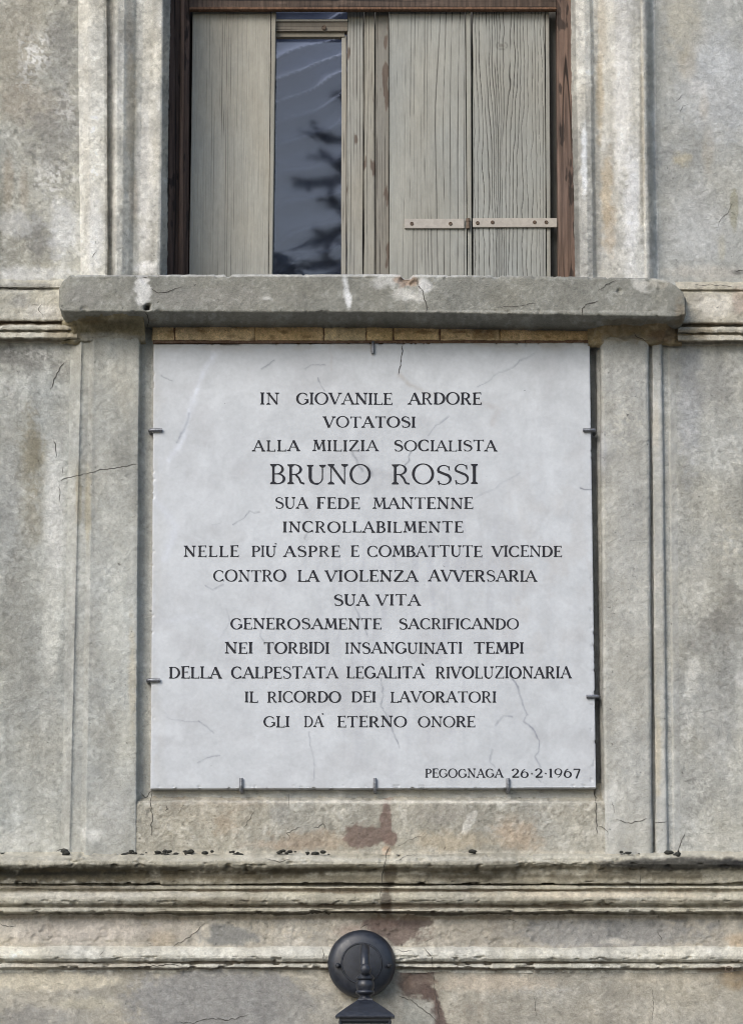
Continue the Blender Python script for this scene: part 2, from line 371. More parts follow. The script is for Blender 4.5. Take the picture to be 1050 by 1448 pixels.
# lowest wall
st('L', 60, 1388, 118, 14, (194, 184, 160), .8, 0, .35, .3); st('L', 310, 1420, 150, 52, (142, 141, 138), .85, 0, .35, .25)
st('L', 40, 1440, 70, 20, (140, 138, 133), .7, 0, .6); st('L', 120, 1420, 50, 10, (182, 174, 150), .6, 0, .9, .6)
st('L', 440, 1430, 50, 40, (152, 149, 140), .6); st('L', 590, 1392, 30, 24, (112, 94, 85), .92, 15, .7, .25); st('L', 618, 1436, 12, 24, (106, 88, 80), .95, -25, .5, .15)
st('L', 608, 1412, 14, 26, (104, 86, 78), .96, -20, .5, .15); st('L', 590, 1435, 30, 24, (160, 158, 146), .85, 0, .5, .3)
st('L', 570, 1385, 14, 20, (132, 110, 94), .7); st('L', 700, 1390, 90, 14, (188, 172, 150), .6, 0, .6)
st('L', 680, 1430, 60, 20, (158, 144, 126), .5, 0, .8, .7, 1); st('L', 850, 1430, 180, 30, (158, 152, 138), .6, 0, .7, .8, 1)
st('L', 770, 1402, 70, 8, (196, 194, 188), .4, 0, .8, .8, 1); st('L', 1040, 1385, 30, 18, (156, 126, 82), .6, 0, .6)
st('L', 950, 1385, 90, 8, (172, 162, 142), .5)

def paint(px, py, base, tagname, var=1.0, streak=.5, warm=.5, spk=.5):
    c = np.tile(lin(base), (len(px), 1))
    n1 = fbm(px / 95, py / 120, 11, 3); n2 = fbm(px / 22, py / 26, 23, 4); n3 = fbm(px / 5.5, py / 5.5, 37, 3)
    ns = fbm(px / 12, py / 170, 51, 3)
    ns2 = fbm(px / 30, py / 320, 53, 3)
    f = 1 + streak * .22 * ns2 + var * (.19 * n1 + .22 * n2 + .11 * n3) + streak * .26 * ns
    dirn = 2.5 * fbm(px / 110, py / 110, 131, 2)
    ca, sa = np.cos(dirn), np.sin(dirn)
    n4 = fbm((px * .8 + py * .6) / 2.9 + 3 * n2, (-px * .6 + py * .8) / 8.5 + 2 * n1, 137, 3)
    n5 = fbm((px * .5 - py * .86) / 3.1 + 2 * n2, (px * .86 + py * .5) / 9.5, 139, 3)
    n4 = n4 * (.5 + .5 * ca) + n5 * (.5 - .5 * ca)
    brush = sstep(.05, .4, n4) * (.35 + .65 * sstep(-.1, .3, fbm(px / 48, py / 60, 141, 3)))
    f = f + spk * (.26 * brush - .10)
    c *= f[:, None]
    wv = fbm(px / 60, py / 70, 77, 4)
    c *= 1 + warm * wv[:, None] * np.array((.06, .0, -.12)) + np.array((.0, 0, -.018))
    s = sstep(.25, .5, n3 + .5 * n2)
    c = c + (spk * s)[:, None] * (.10 - .04 * c)
    s2 = sstep(.30, .55, -n3 + .4 * n2)
    c *= 1 - (spk * .35 * s2)[:, None]
    edge = fbm(px / 13, py / 11, 91, 4); edge2 = fbm(px / 4, py / 4, 93, 3)
    for (tg, cx, cy, rx, ry, an, rgb, s, en, soft, sp) in ST:
        if tg != tagname: continue
        e = max(rx, ry) * 1.8 + 10
        k = np.where((np.abs(px - cx) < e) & (np.abs(py - cy) < e))[0]
        if len(k) == 0: continue
        dx = px[k] - cx; dy = py[k] - cy
        a = math.cos(an); b = math.sin(an)
        u = (dx * a + dy * b) / rx; v = (-dx * b + dy * a) / ry
        d = np.sqrt(u * u + v * v) + en * .75 * edge[k] + en * .35 * edge2[k]
        m = s * (1 - sstep(1 - soft, 1 + soft * .4, d))
        if sp: m = m * sstep(-.1, .25, edge2[k])
        det = (1 + .16 * n2[k] + .22 * n3[k])[:, None]
        c[k] = c[k] * (1 - m[:, None]) + rgb * det * m[:, None]
    return np.clip(c * ALB, .01, .85)
ALB = 1.36

# ------------------------------------------------------------------ swept and gridded surfaces
def resample(P, step):
    """P: (K,N,3) sections -> weights for N direction"""
    seg = np.linalg.norm(P[:, 1:] - P[:, :-1], axis=2).max(axis=0)
    idx, fr = [], []
    for i, L in enumerate(seg):
        n = max(1, int(math.ceil(L / step)))
        n = min(n, 1200)
        for k in range(n): idx.append(i); fr.append(k / n)
    idx.append(len(seg) - 1); fr.append(1.0)
    return np.array(idx), np.array(fr)
def axis_params(P0, P1, fine, coarse=.04):
    """t values from 0..1 between two section centres: fine where the picture looks, coarse beyond"""
    c0, c1 = P0.mean(axis=0), P1.mean(axis=0)
    L = np.linalg.norm(c1 - c0); ts = [0.0]; t = 0
    while t < 1:
        c = c0 + (c1 - c0) * t
        a, b = PX(*c)
        horiz = abs(c1[0] - c0[0]) > abs(c1[2] - c0[2])
        inside = (-25 < a < 1075) if horiz else (-25 < b < 1475)
        st_ = fine if inside else coarse
        if not inside:
            a2, b2 = PX(*(c + (c1 - c0) / L * coarse))
            if (horiz and -25 < a2 < 1075) or (not horiz and -25 < b2 < 1475): st_ = fine * 3
        t += st_ / L
        ts.append(min(t, 1.0))
    return np.array(ts)
BV = []
def sweep(name, secs, mat, parent, base, tagname='', step=.0027, astep=.0030, amp=.0015, amp_lo=.002, colfn=None, var=1.0, streak=.5, warm=.5, spk=.5, dispfn=None, bv=True, seed=0, hole=None, coarse=.04):
    P = np.array(secs, float)
    idx, fr = resample(P, step)
    rows = []
    for k in range(len(P) - 1):
        ts = axis_params(P[k], P[k + 1], astep, coarse)
        if k > 0: ts = ts[1:]
        S0 = P[k][idx] * (1 - fr)[:, None] + P[k][idx + 1] * fr[:, None]
        S1 = P[k + 1][idx] * (1 - fr)[:, None] + P[k + 1][idx + 1] * fr[:, None]
        rows.append(S0[None] * (1 - ts)[:, None, None] + S1[None] * ts[:, None, None])
    G = np.concatenate(rows, 0)
    dt = np.gradient(G, axis=0); ds = np.gradient(G, axis=1)
    N = np.cross(dt, ds); ln = np.linalg.norm(N, axis=2, keepdims=True); N = N / np.maximum(ln, 1e-12)
    if N[..., 1].sum() > 0: N = -N; flip = True
    else: flip = False
    # soften normals a little so worn arrises stay joined
    Ns = N.copy(); Ns[:, 1:-1] = (N[:, :-2] + 2 * N[:, 1:-1] + N[:, 2:]); Ns /= np.maximum(np.linalg.norm(Ns, axis=2, keepdims=True), 1e-9)
    m, n, _ = G.shape
    V = G.reshape(-1, 3); NN = Ns.reshape(-1, 3)
    a = V[:, 0] * 620 + V[:, 1] * 190; b = V[:, 2] * 620 + V[:, 1] * 430
    d = amp * (fbm(a / 7, b / 7, 5 + seed, 4) + .7 * fbm(a / 22, b / 22, 6 + seed, 3)) + amp_lo * fbm(a / 90, b / 110, 9 + seed, 3)
    if amp > .0008:
        d = d + .0007 * fbm((a * .8 - b * .6) / 2.9, (a * .6 + b * .8) / 8.5, 12 + seed, 2)
    px, py = PX(V[:, 0], V[:, 1], V[:, 2])
    if dispfn: d = d + dispfn(px, py, V)
    V = V + NN * d[:, None]
    ii = np.arange(m * n).reshape(m, n)
    F = np.stack([ii[:-1, :-1], ii[1:, :-1], ii[1:, 1:], ii[:-1, 1:]], -1).reshape(-1, 4)
    if flip: F = F[:, ::-1]
    if hole is not None:
        cpx, cpy = px[F].mean(1), py[F].mean(1)
        F = F[~hole(cpx, cpy)]
    col = colfn(px, py, V) if colfn else paint(px, py, base, tagname, var, streak, warm, spk)
    o = mesh_obj(name, V, F, mat, parent, col)
    if bv: BV.append(BVHTree.FromPolygons([tuple(v) for v in V.tolist()], F.tolist()) if False else (V, F, o))
    return o
# section helpers ------------------------------------------------------------
def vprof(prof, pytop, pybot):
    """vertical sweep: prof rows (px at top, px at bottom, protrusion)"""
    return [[W(t, pytop, -d) for t, b, d in prof], [W(b, pybot, -d) for t, b, d in prof]]
def extend_up(secs, z):
    A, B = np.array(secs[0]), np.array(secs[-1])
    k = (z - A[:, 2]) / (B[:, 2] - A[:, 2])
    E = A + (B - A) * k[:, None]; E[:, 2] = z; E[:, 1] = A[:, 1]
    E[:, 0] = A[:, 0] + (B[:, 0] - A[:, 0]) * k * .6
    return [E] + [A] + list(secs[1:])
def hprof(prof, x0, x1, tilt=0.0):
    s = []
    for x in (x0, x1):
        row = []
        for py, d in prof:
            p = W(525, py, -d); row.append((x, -d, p[2] + tilt * x))
        s.append(row)
    return s
def vsheet(px0, px1, zt, zb, d):
    """flat upright sheet between world heights, px edges read at mid height"""
    s = []
    for z in (zt, zb): s.append([(px0, -d, z), (px1, -d, z)])
    return s

XL, XR = -2.6, 2.6
ZTOP = 5.6
zA = W(525, 403, 0)[2]      # level of the string course top
zC = W(525, 1206, 0)[2]     # top of cornice
def X(px, py=700, Y=0): return W(px, py, Y)[0]
def Z(py, Y=0): return W(525, py, Y)[2]

# ==================================================================== SETTING: ground
def plane(name, x0, x1, y0, y1, z, mat, kind='structure'):
    o = mesh_obj(name, [(x0, y0, z), (x1, y0, z), (x1, y1, z), (x0, y1, z)], [(0, 1, 2, 3)], mat, smooth=False)
    o['kind'] = kind; return o
plane('ground', -150, 150, -150, 150, -.14, M_GROUND)
pv = mesh_obj('pavement', [(-40, -2.4, -.13), (40, -2.4, -.13), (40, -2.4, 0), (-40, -2.4, 0), (40, .3, 0), (-40, .3, 0)], [(0, 1, 2, 3), (3, 2, 4, 5)], M_PAVE, smooth=False)
pv['kind'] = 'structure'

# ==================================================================== THE HOUSE FRONT
house = empty('house', (0, 0, 0))
tag(house, 'weathered grey plastered house front with mouldings, stone sill and worn pilasters', 'building')

# fields of wall
def opening(px, py): return (px > 236) & (px < 806) & (py < 410) & (py > -480)
zWt = W(525, -490, 0)[2]
sweep('wall', vsheet(XL, X(130, 200), ZTOP, zA, 0), M_PL, house, (160, 158, 149), 'UL', step=.0030, streak=.7, amp=.0013, coarse=.05, var=1.2, spk=.8)
sweep('wall', vsheet(X(918, 200), XR, ZTOP, zA, 0), M_PL, house, (158, 158, 154), 'UR', step=.0030, amp=.0011, var=.85, spk=.4)
sweep('wall', vsheet(X(130, 200), X(918, 200), ZTOP, zWt, 0), M_PL, house, (160, 158, 153), 'UT', step=.05, astep=.05)
sweep('wall', vsheet(XL, X(112, 800), zA, zC, 0), M_PL, house, (160, 160, 154), 'FL', var=.85, streak=.75, step=.0030)
sweep('wall', vsheet(X(935, 800), XR, zA, zC, 0), M_PL, house, (158, 157, 151), 'FR', var=.9, streak=.75, step=.0030)
sweep('wall', vsheet(X(195, 800), X(836, 800), Z(450), Z(1134), -.008), M_SM, house, (150, 149, 144), 'RC', step=.012, astep=.004)

# architraves beside the window
AL = [(110, 114, 0), (117, 120, .012), (124, 127, .021), (146, 149, .024), (151, 152, .020), (152.5, 153, .004), (159, 158.5, .004), (161, 160, .028), (163, 162, .048), (166, 165, .053),
      (176, 172, .049), (185, 181, .033), (193, 187, .018), (203, 196, .012), (214, 206, .017), (224, 217, .034), (229, 222, .037), (231, 226, .034), (232, 227, .028), (242.5, 236.5, -.20)]
sweep('architrave', extend_up(vprof(AL, 0, 396), zWt), M_PL, house, (181, 179, 172), 'AL', var=1.5, amp=.0013, amp_lo=.0025, streak=.9, spk=.5)
AR = [(925, 931, 0), (922, 928, .003), (918, 925, .020), (914, 921, .038), (911, 918, .046), (908, 914, .049), (905, 912, .043), (901, 908, .046), (885, 893, .047), (868, 876, .039), (855, 863, .022),
      (845, 851, .012), (837, 843, .013), (833, 838, .030), (825, 831, .036), (817, 824, .032), (813, 820, .026), (805, 811.5, -.20)]
sweep('architrave', extend_up(vprof(AR, 0, 402), zWt), M_PL, house, (178, 176, 170), 'AR', var=1.4, amp=.0013, amp_lo=.0025, streak=.9, spk=.5)
# head of the opening, above the picture
ZH = zWt
hd = [[(X(225, 0), -.02, ZH - .02), (X(225, 0), .20, ZH - .02)], [(X(815, 0), -.02, ZH - .02), (X(815, 0), .20, ZH - .02)]]
sweep('lintel', hd, M_PL, house, (170, 168, 162), 'UT', step=.05, astep=.05)

# string course at sill level, left and right of the sill
SCL = [(396, 0), (400, .010), (403, .024), (407, .026), (409, .018), (413, .024), (452, .027), (455, .024), (456, .010), (459, .010), (460, .032), (463, .036), (467, .034), (468.5, .022), (470, .022), (471, .030), (478, .032), (480, .026), (481.5, .010), (486, 0)]
SCR = [(p + (3 if p > 440 else 2), d) for p, d in SCL]
def rough_s(px, py, V): return .003 * fbm(px / 14, py / 9, 301, 4)
sweep('string_course', hprof(SCL, XL, X(112, 440), -.002), M_PL, house, (172, 168, 156), 'S', amp=.0016, dispfn=rough_s)
sweep('string_course', hprof(SCR, X(955, 440), XR), M_PL, house, (172, 166, 152), 'S', amp=.0016, dispfn=rough_s)

# pilasters framing the plaque
PLf = [(100, 86, 0), (106, 90, .005), (112, 94, .012), (115.5, 97.5, .019), (118, 100.5, .015), (121, 103.5, .0135), (127, 114, .014), (130, 118, .020), (132.5, 121, .026), (137, 125, .025),
       (165, 160, .026), (193, 188, .027), (196.5, 191.5, .026), (198.5, 193, .018), (199, 194, .008), (201, 196, -.002), (206, 201, -.006), (214, 210, -.008)]
sweep('pilaster', vprof(PLf, 462, 1210), M_SM, house, (144, 144, 139), 'PL', var=.85, amp=.0010, amp_lo=.0022, streak=.7, spk=.35)
PRf = [(828, 836, -.034), (841, 849, -.032), (842, 850, -.012), (847, 853, -.004), (848, 853.5, .016), (850, 855, .024), (853, 858, .027), (885, 890, .027), (912, 918, .026), (915.5, 921, .023), (917, 922.5, .014), (918, 923.5, .000), (920, 925.5, .000),
       (920.8, 926.3, .012), (923, 929, .015), (932, 940, .015), (934.5, 942.5, .013), (936, 944, .006), (936.5, 944.5, -.003), (940, 948, -.003), (946, 953, .002), (955, 962, 0)]
sweep('pilaster', vprof(PRf, 462, 1210), M_SM, house, (147, 146, 141), 'PR', var=.8, amp=.0009, amp_lo=.0020, streak=.6, spk=.3)

# band of plaster below the plaque
def bandrough(px, py, V): return .0028 * sstep(0, .5, fbm(px / 30, py / 18, 411, 3)) * fbm(px / 6, py / 5, 412, 3)
BP = [(1108, -.014), (1118, -.012), (1128, -.008), (1132, .006), (1134, .018), (1138, .0225), (1160, .0235), (1209, .0235)]
sweep('plaster_band', hprof(BP, X(189, 1150), X(858, 1150)), M_PL, house, (156, 152, 141), 'B', amp=.0020, dispfn=bandrough, spk=.7)

# main cornice
CO = [(1204, .0), (1208, .040), (1210, .066), (1213, .074), (1218, .079), (1223, .078), (1227, .071), (1231, .060), (1236, .052), (1242, .048), (1247, .048), (1249.5, .046), (1250.5, .032), (1252.5, .032), (1253.2, .041), (1257, .042),
      (1258, .034), (1261.5, .034), (1262.5, .040), (1265, .047), (1269, .050), (1274, .049), (1278, .044), (1281, .032), (1284, .030), (1284.8, .037), (1289.5, .037), (1290.5, .020), (1293, .006), (1296, .003)]
def corn(px, py, V):
    d = .0024 * fbm(px / 40, py / 8, 501, 3) + .0030 * fbm(px / 130, py / 30, 505, 2)
    d = d - .004 * sstep(.30, .45, fbm(px / 13, py / 5, 507, 3)) * ((np.abs(py - 1278) < 5) | (np.abs(py - 1249) < 3) | (np.abs(py - 1290) < 3))
    m = sstep(720, 735, px) * (1 - sstep(838, 850, px)) * (1 - sstep(1230, 1238, py))
    d = d - m * (.003 + .008 * np.abs(fbm(px / 11, py / 8, 502, 4))) * sstep(1211, 1215, py)
    m2 = (1 - sstep(5, 12, np.abs(px - 545))) * (1 - sstep(1222, 1230, py))
    d = d - m2 * .004
    d = d - .006 * sstep(.35, .6, fbm(px / 16, py / 8, 503, 3)) * (py < 1232)
    return d
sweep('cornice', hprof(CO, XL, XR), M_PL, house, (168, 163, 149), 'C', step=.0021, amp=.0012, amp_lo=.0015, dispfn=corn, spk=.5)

# frieze, small moulding and lowest wall
FZ = [(1290, .004), (1300, .004), (1343, .005)]
def plat(px, py, V): return .004 * sstep(-.1, .15, fbm(px / 60, py / 30, 601, 3)) * .5 - .003 * sstep(.3, .4, fbm(px / 18, py / 12, 602, 3))
sweep('frieze', hprof(FZ, XL, XR), M_PL, house, (167, 161, 150), 'Z', amp=.0016, dispfn=plat)
SM_ = [(1338, .0), (1341, .014), (1343, .021), (1347, .026), (1352, .030), (1356, .029), (1359.5, .022), (1361, .012), (1362.3, .011), (1363, .017), (1368.5, .018), (1369.5, .008), (1371.5, .002), (1376, 0)]
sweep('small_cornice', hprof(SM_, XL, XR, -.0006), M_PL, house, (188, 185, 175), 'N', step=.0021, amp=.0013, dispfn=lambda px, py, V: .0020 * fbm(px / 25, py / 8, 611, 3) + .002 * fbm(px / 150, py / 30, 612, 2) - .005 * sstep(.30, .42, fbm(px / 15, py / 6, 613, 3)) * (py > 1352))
def low(px, py, V): return .0035 * sstep(0, .1, 1 - ((px - 330) / 165) ** 2 - ((py - 1425) / 58) ** 2 + .3 * fbm(px / 15, py / 12, 621, 3)) - .005 * sstep(0, .08, .6 - ((px - 592) / 34) ** 2 - ((py - 1398) / 34) ** 2 + .25 * fbm(px / 15, py / 12, 622, 3))
sweep('wall', vsheet(XL, XR, Z(1366), 0.0, 0), M_PL, house, (158, 153, 142), 'L', step=.0030, dispfn=low)

# stone sill with chipped, clipped ends
def sillsec(px, t, b, d, tilt=0):
    k = .0
    rows = [(t - 1, 0.0), (t - .5, d * .6), (t, d - .004), (t + 1.5, d), (b - 2, d), (b, d - .003)]
    s = [W(px, py, -dd) for py, dd in rows]
    x = W(px, t, -d)[0]
    zb = W(px, b, -d)[2]
    s.append((x, -d * .5, zb - .001)); s.append((x, .0, zb - .001))
    return [(x, q[1], q[2]) for q in s]
secs = [sillsec(84, 408, 433, .004), sillsec(84.1, 407, 434, .10), sillsec(84.6, 405, 436, .120), sillsec(89, 397, 440, .123), sillsec(98, 390, 441, .124), sillsec(525, 388.5, 441.5, .124), sillsec(928, 394, 448, .124), sillsec(945, 398, 448.5, .124), sillsec(957, 405, 448.5, .122),
        sillsec(966, 414, 447, .122), sillsec(968, 420, 446, .120), sillsec(968.6, 421, 445, .10), sillsec(968.8, 422, 444, .004)]
def chips(px, py, V):
    d = np.zeros(len(px))
    for cx, cy, r, dep in ((208, 435, 6, .016), (574, 394, 11, .010), (585, 399, 7, .007), (447 + 254, 391, 6, .004), (322, 388, 5, .006), (935, 404, 8, .004), (875, 411, 4, .006), (205, 395, 6, .004), (120, 437, 6, .004), (470 + 320, 447, 7, .003)):
        q = np.sqrt((px - cx) ** 2 + (py - cy) ** 2) / r + .4 * fbm(px / 5, py / 5, 700, 2)
        d -= dep * (1 - sstep(.5, 1.1, q))
    d -= .0025 * sstep(.35, .55, fbm(px / 9, py / 7, 702, 3)) * (np.minimum(np.abs(py - 389), np.abs(py - 443)) < 6)
    return d
sweep('window_sill', secs, M_ST, house, (122, 121, 114), 'SI', step=.0024, amp=.0009, amp_lo=.0008, dispfn=chips, streak=.2, warm=.3, spk=.35)

# rough mortar under both ends of the sill
def rm(px, py, V): return .007 * fbm(px / 18, py / 10, 801, 4)
def und(px0, px1, dip, s):
    o = []
    for px, k in ((px0, .25), (px0 + (px1 - px0) * .16, .8), (px0 + (px1 - px0) * .8, 1), (px1, .9 if s else .2)):
        rows = [(443 + dip, .112 * k), (448 + dip, .094 * k), (453 + dip, .074 * k), (458 + dip, .056 * k + .006), (463 + dip, .042 * k + .008), (469 + dip, .034 * k + .006), (475 + dip, .029 * k + .003), (482 + dip, .022), (486 + dip, .010)]
        o.append([(W(px, py, -d)[0] if 0 else X(px, 470), -d, W(525, py, -d)[2]) for py, d in rows])
    return o
sweep('mortar_corbel', und(88, 207, 0, 1), M_PL, house, (128, 120, 98), 'US', amp=.002, dispfn=rm)
sweep('mortar_corbel', und(830, 962, 4, 0), M_PL, house, (138, 124, 98), 'US', amp=.002, dispfn=rm)

# ochre clay blocks between the sill and the plaque
def brickcol(seed):
    def f(px, py, V):
        c = paint(px, py, [(188, 168, 134), (194, 174, 142), (182, 160, 126), (190, 174, 144), (186, 166, 130)][seed % 5], 'BR', 1.2, 0, .6, .3)
        n = fbm(px / 16, py / 7, 900 + seed, 3)
        m = sstep(.05, .5, n)[:, None] * .6
        return c * (1 - m) + lin((104, 80, 56)) * ALB * m
    return f
xs = [214, 247, 360, 458, 518, 556, 622, 707, 836]
for i in range(len(xs) - 1):
    a, b = xs[i] + .9, xs[i + 1] - .9
    sl = 3 if i == 6 else (-3 if i == 5 else 0)
    dd = .004 + .002 * random.random()
    prof = [(a, a, -.03), (a, a, dd - .002), (a + 1.5, a + 1.5, dd), (b - 1.5, b - 1.5, dd), (b, b, dd - .002), (b, b, -.03)]
    S = vprof(prof, 459, 480.5 + .8 * random.random())
    tp = [(p[0], p[1] + .0, p[2]) for p in S[0]]; 
    lid = [(p[0], .02, p[2] + .001) for p in S[0]]
    bot = [(p[0], .02, p[2] - .001) for p in S[1]]
    o = sweep('brick', [lid, S[0], S[1], bot], M_BR, house, None, colfn=brickcol(i), amp=.0016, amp_lo=.003, seed=i * 3, step=.003)
def mortcol(px, py, V):
    return paint(px, py, (104, 84, 72), 'MR', 1, 0, .3, .2)
sweep('mortar_joint', [[(X(214), .018, Z(456)), (X(214), -.001, Z(456)), (X(214), -.001, Z(481)), (X(214), -.006, Z(482.5)), (X(214), -.006, Z(486)), (X(214), .01, Z(487))],
                       [(X(836), .018, Z(456)), (X(836), -.001, Z(456)), (X(836), -.001, Z(481)), (X(836), -.006, Z(482.5)), (X(836), -.006, Z(486)), (X(836), .01, Z(487))]], M_BR, house, None, colfn=mortcol, amp=.0012, bv=False)

# ==================================================================== INTERIOR behind the window
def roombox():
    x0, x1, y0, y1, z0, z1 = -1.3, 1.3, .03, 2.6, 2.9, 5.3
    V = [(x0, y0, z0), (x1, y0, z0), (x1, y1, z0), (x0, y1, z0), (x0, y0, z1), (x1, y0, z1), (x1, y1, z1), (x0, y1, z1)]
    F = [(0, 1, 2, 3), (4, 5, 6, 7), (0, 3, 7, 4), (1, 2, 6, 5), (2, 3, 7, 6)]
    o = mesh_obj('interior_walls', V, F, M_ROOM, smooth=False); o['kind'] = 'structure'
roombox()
# upper rear of the house shell (roof edge and sides close the wall off from behind)
V = [(XL, .03, 0), (XR, .03, 0), (XR, 5, 0), (XL, 5, 0), (XL, .03, ZTOP), (XR, .03, ZTOP), (XR, 5, ZTOP), (XL, 5, ZTOP)]
mesh_obj('side_walls', V, [(1, 2, 6, 5), (0, 3, 7, 4), (2, 3, 7, 6), (4, 5, 6, 7)], M_PAVE, house, smooth=False)

# ==================================================================== WINDOW: frame, sash, glass
def woodcol(base, cracks=0.0, dirt=(96, 92, 84), seed=0, fr=95, cath=None, peel=0, knot=None, zone=None, blot=.13, pc=(92, 78, 68)):
    """painted boards: thin grain checks, optional flame figure, flaked paint"""
    def f(px, py, V):
        x, z = V[:, 0], V[:, 2]
        c = np.tile(lin(base), (len(x), 1))
        c *= (1 + blot * fbm(x * 14, z * 3, 21 + seed, 4) + .035 * fbm(x * 90, z * 3, 22 + seed, 3) + .05 * fbm(x * 300, z * 160, 29 + seed, 2))[:, None]
        c *= 1 + fbm(x * 9, z * 4, 25 + seed, 3)[:, None] * np.array((.05, 0, -.07))
        m = crackmask(x, z, px, py, cracks, seed, fr, cath)
        if m is not None and zone: m = m * (zone[2] + (1 - zone[2]) * np.exp(-((px - zone[0]) / zone[1]) ** 2))
        if m is not None: c = c * (1 - m[:, None]) + lin(dirt) * .35 * m[:, None]
        if peel:
            q = sstep(peel, peel + .10, fbm(x * 55, z * 14, 33 + seed, 4))
            c = c * (1 - q[:, None] * .85) + lin(pc) * (1 + .3 * fbm(x * 200, z * 20, 5, 2))[:, None] * q[:, None] * .85
        if knot:
            for kx, ky, r in knot:
                d = np.hypot(px - kx, (py - ky) * 1.5)
                k = (1 - sstep(r * .3, r, d)) * .6; c = c * (1 - k[:, None]) + lin((88, 82, 74)) * k[:, None]
                k = np.exp(-((d - r * 1.3) / 1.2) ** 2) * .35; c *= (1 - k)[:, None]
        return np.clip(c * .90, .008, .8)
    return f
def crackmask(x, z, px, py, cracks, seed, fr, cath):
    if not cracks: return None
    def uf(x, px):
        u = x * fr + .8 * fbm(x * 6, z * 1.3, 41 + seed, 3) + 1.6 * fbm(x * 22, z * .5, 45 + seed, 2)
        if cath:
            cx, apex, wd = cath
            g = (px - cx) / wd
            # flame figure: grain lines pulled towards the middle round an apex
            yy = (py - apex) / 110
            u = u + 2.6 * np.exp(-g * g * 1.6) * (.35 + .65 * np.tanh(yy * 1.6)) * np.tanh(g * 2.2)
            u = u + .5 * fbm(px / 10, py / 45, 61, 3)
        return u
    u = uf(x, px); e = .0006
    slope = np.abs(uf(x + e, px + e * 610) - u) / e / fr
    fu = np.abs(u - np.floor(u) - .5) / np.maximum(slope, .35)
    row = np.floor(u)
    wdt = .08 + .09 * vn(row * 1.7, z * 5, 43 + seed)
    if cath: wdt = wdt * (.6 + .9 * np.exp(-((px - cath[0]) / cath[2] / 1.1) ** 2))
    m = 1 - sstep(wdt * .4, wdt, fu)
    on = vn(row * 3.3, z * 3.2, 47 + seed) + .5 * vn(row * 1.3, z * 18, 48 + seed)
    m = m * sstep(1.05 - cracks, 1.35 - cracks, on) * (.55 + .45 * vn(row * 2.1, z * 9, 49 + seed))
    return m
def board(name, px0, px1, py0, py1, Y, th, parent, base, mat=M_WOOD, r=.0015, px0b=None, px1b=None, xs_=.0011, zs=.004, disp=None, **kw):
    px0b = px0 if px0b is None else px0b; px1b = px1 if px1b is None else px1b
    ra = r * 620
    prof = [(px0, px0b, -(Y + th)), (px0, px0b, -(Y + r)), (px0 + ra * .3, px0b + ra * .3, -(Y + r * .3)), (px0 + ra, px0b + ra, -Y), (px1 - ra, px1b - ra, -Y), (px1 - ra * .3, px1b - ra * .3, -(Y + r * .3)), (px1, px1b, -(Y + r)), (px1, px1b, -(Y + th))]
    S = vprof(prof, py0, py1)
    # straight upright sides: keep x from the front face
    for k in range(2):
        S[k] = [tuple((W((px0, px0b)[k], (py0, py1)[k], Y)[0], p[1], p[2])) if i == 0 else (tuple((W((px1, px1b)[k], (py0, py1)[k], Y)[0], p[1], p[2])) if i == 7 else tuple(p)) for i, p in enumerate(S[k])]
        zf = S[k][3][2]; S[k] = [(p[0], p[1], zf) for p in S[k]]
    cr = kw.get('cracks', 0)
    def df(px, py, V):
        m = crackmask(V[:, 0], V[:, 2], px, py, cr, kw.get('seed', 0), kw.get('fr', 95), kw.get('cath'))
        d = 0 if m is None else -.0011 * m
        return d
    lid = [(p[0], Y + th, p[2]) for p in S[0]]; bt = [(p[0], Y + th, p[2]) for p in S[1]]
    return sweep(name, [lid, S[0], S[1], bt], mat, parent, None, colfn=woodcol(base, **kw), step=xs_, astep=zs, amp=.0002, amp_lo=.0006, dispfn=df, bv=False, coarse=.03)
YF = .165
PB = 412   # boards run down behind the sill's front edge
PT = -470
win = empty('window', tuple(W(520, 400, YF)))
tag(win, 'old wooden casement window with dark brown frame above the stone sill', 'window')
BRN = (98, 76, 62)
board('frame', 242, 271, PT, PB, YF, .03, win, (84, 68, 60), M_RAW, px0b=235.5, px1b=265.5, cracks=.62, seed=3, fr=60, dirt=(50, 38, 30), peel=.28, blot=.55, pc=(46, 38, 34))
board('frame', 783.5, 806.5, PT, PB, YF, .03, win, (104, 86, 76), M_RAW, px0b=789, px1b=813.5, cracks=.60, seed=4, fr=60, dirt=(50, 38, 30), peel=.28, blot=.55, pc=(46, 38, 34))
board('dark_gap_backing', 262, 278, PT, PB, YF + .05, .01, win, (60, 52, 46), seed=6, px0b=255, px1b=272)  # dark board added behind the gap to hide the bright curtain
board('frame_bead', 259, 264.5, PT, PB, YF - .006, .01, win, (104, 84, 72), M_RAW, px0b=252, px1b=258, seed=5)
# head rail crosses above everything at the top edge of the picture
def hboard(name, px0, px1, py0, py1, Y, th, parent, base, mat=M_WOOD, r=.003, **kw):
    S = []
    for px in (px0, px1):
        rows = [(py0, Y + th), (py0, Y + r), (py0 + r * 300, Y), (py1 - r * 300, Y), (py1, Y + r), (py1, Y + th)]
        s = [W(px, py, yy) for py, yy in rows]; x = W(px, (py0 + py1) / 2, Y)[0]
        zt, zb = W(px, py0, Y)[2], W(px, py1, Y)[2]
        s = [(x, p[1], p[2]) for p in s]; s[0] = (x, Y + th, zt); s[-1] = (x, Y + th, zb)
        S.append(s)
    f = woodcol(base, **kw)
    # grain along the rail: swap axes in the colouring
    def cf(px, py, V):
        U = V.copy(); U[:, 0], U[:, 2] = V[:, 2].copy(), V[:, 0].copy(); return f(py, px, U)
    return sweep(name, S, mat, parent, None, colfn=cf, step=.0012, astep=.004, amp=.0003, amp_lo=.001, bv=False)
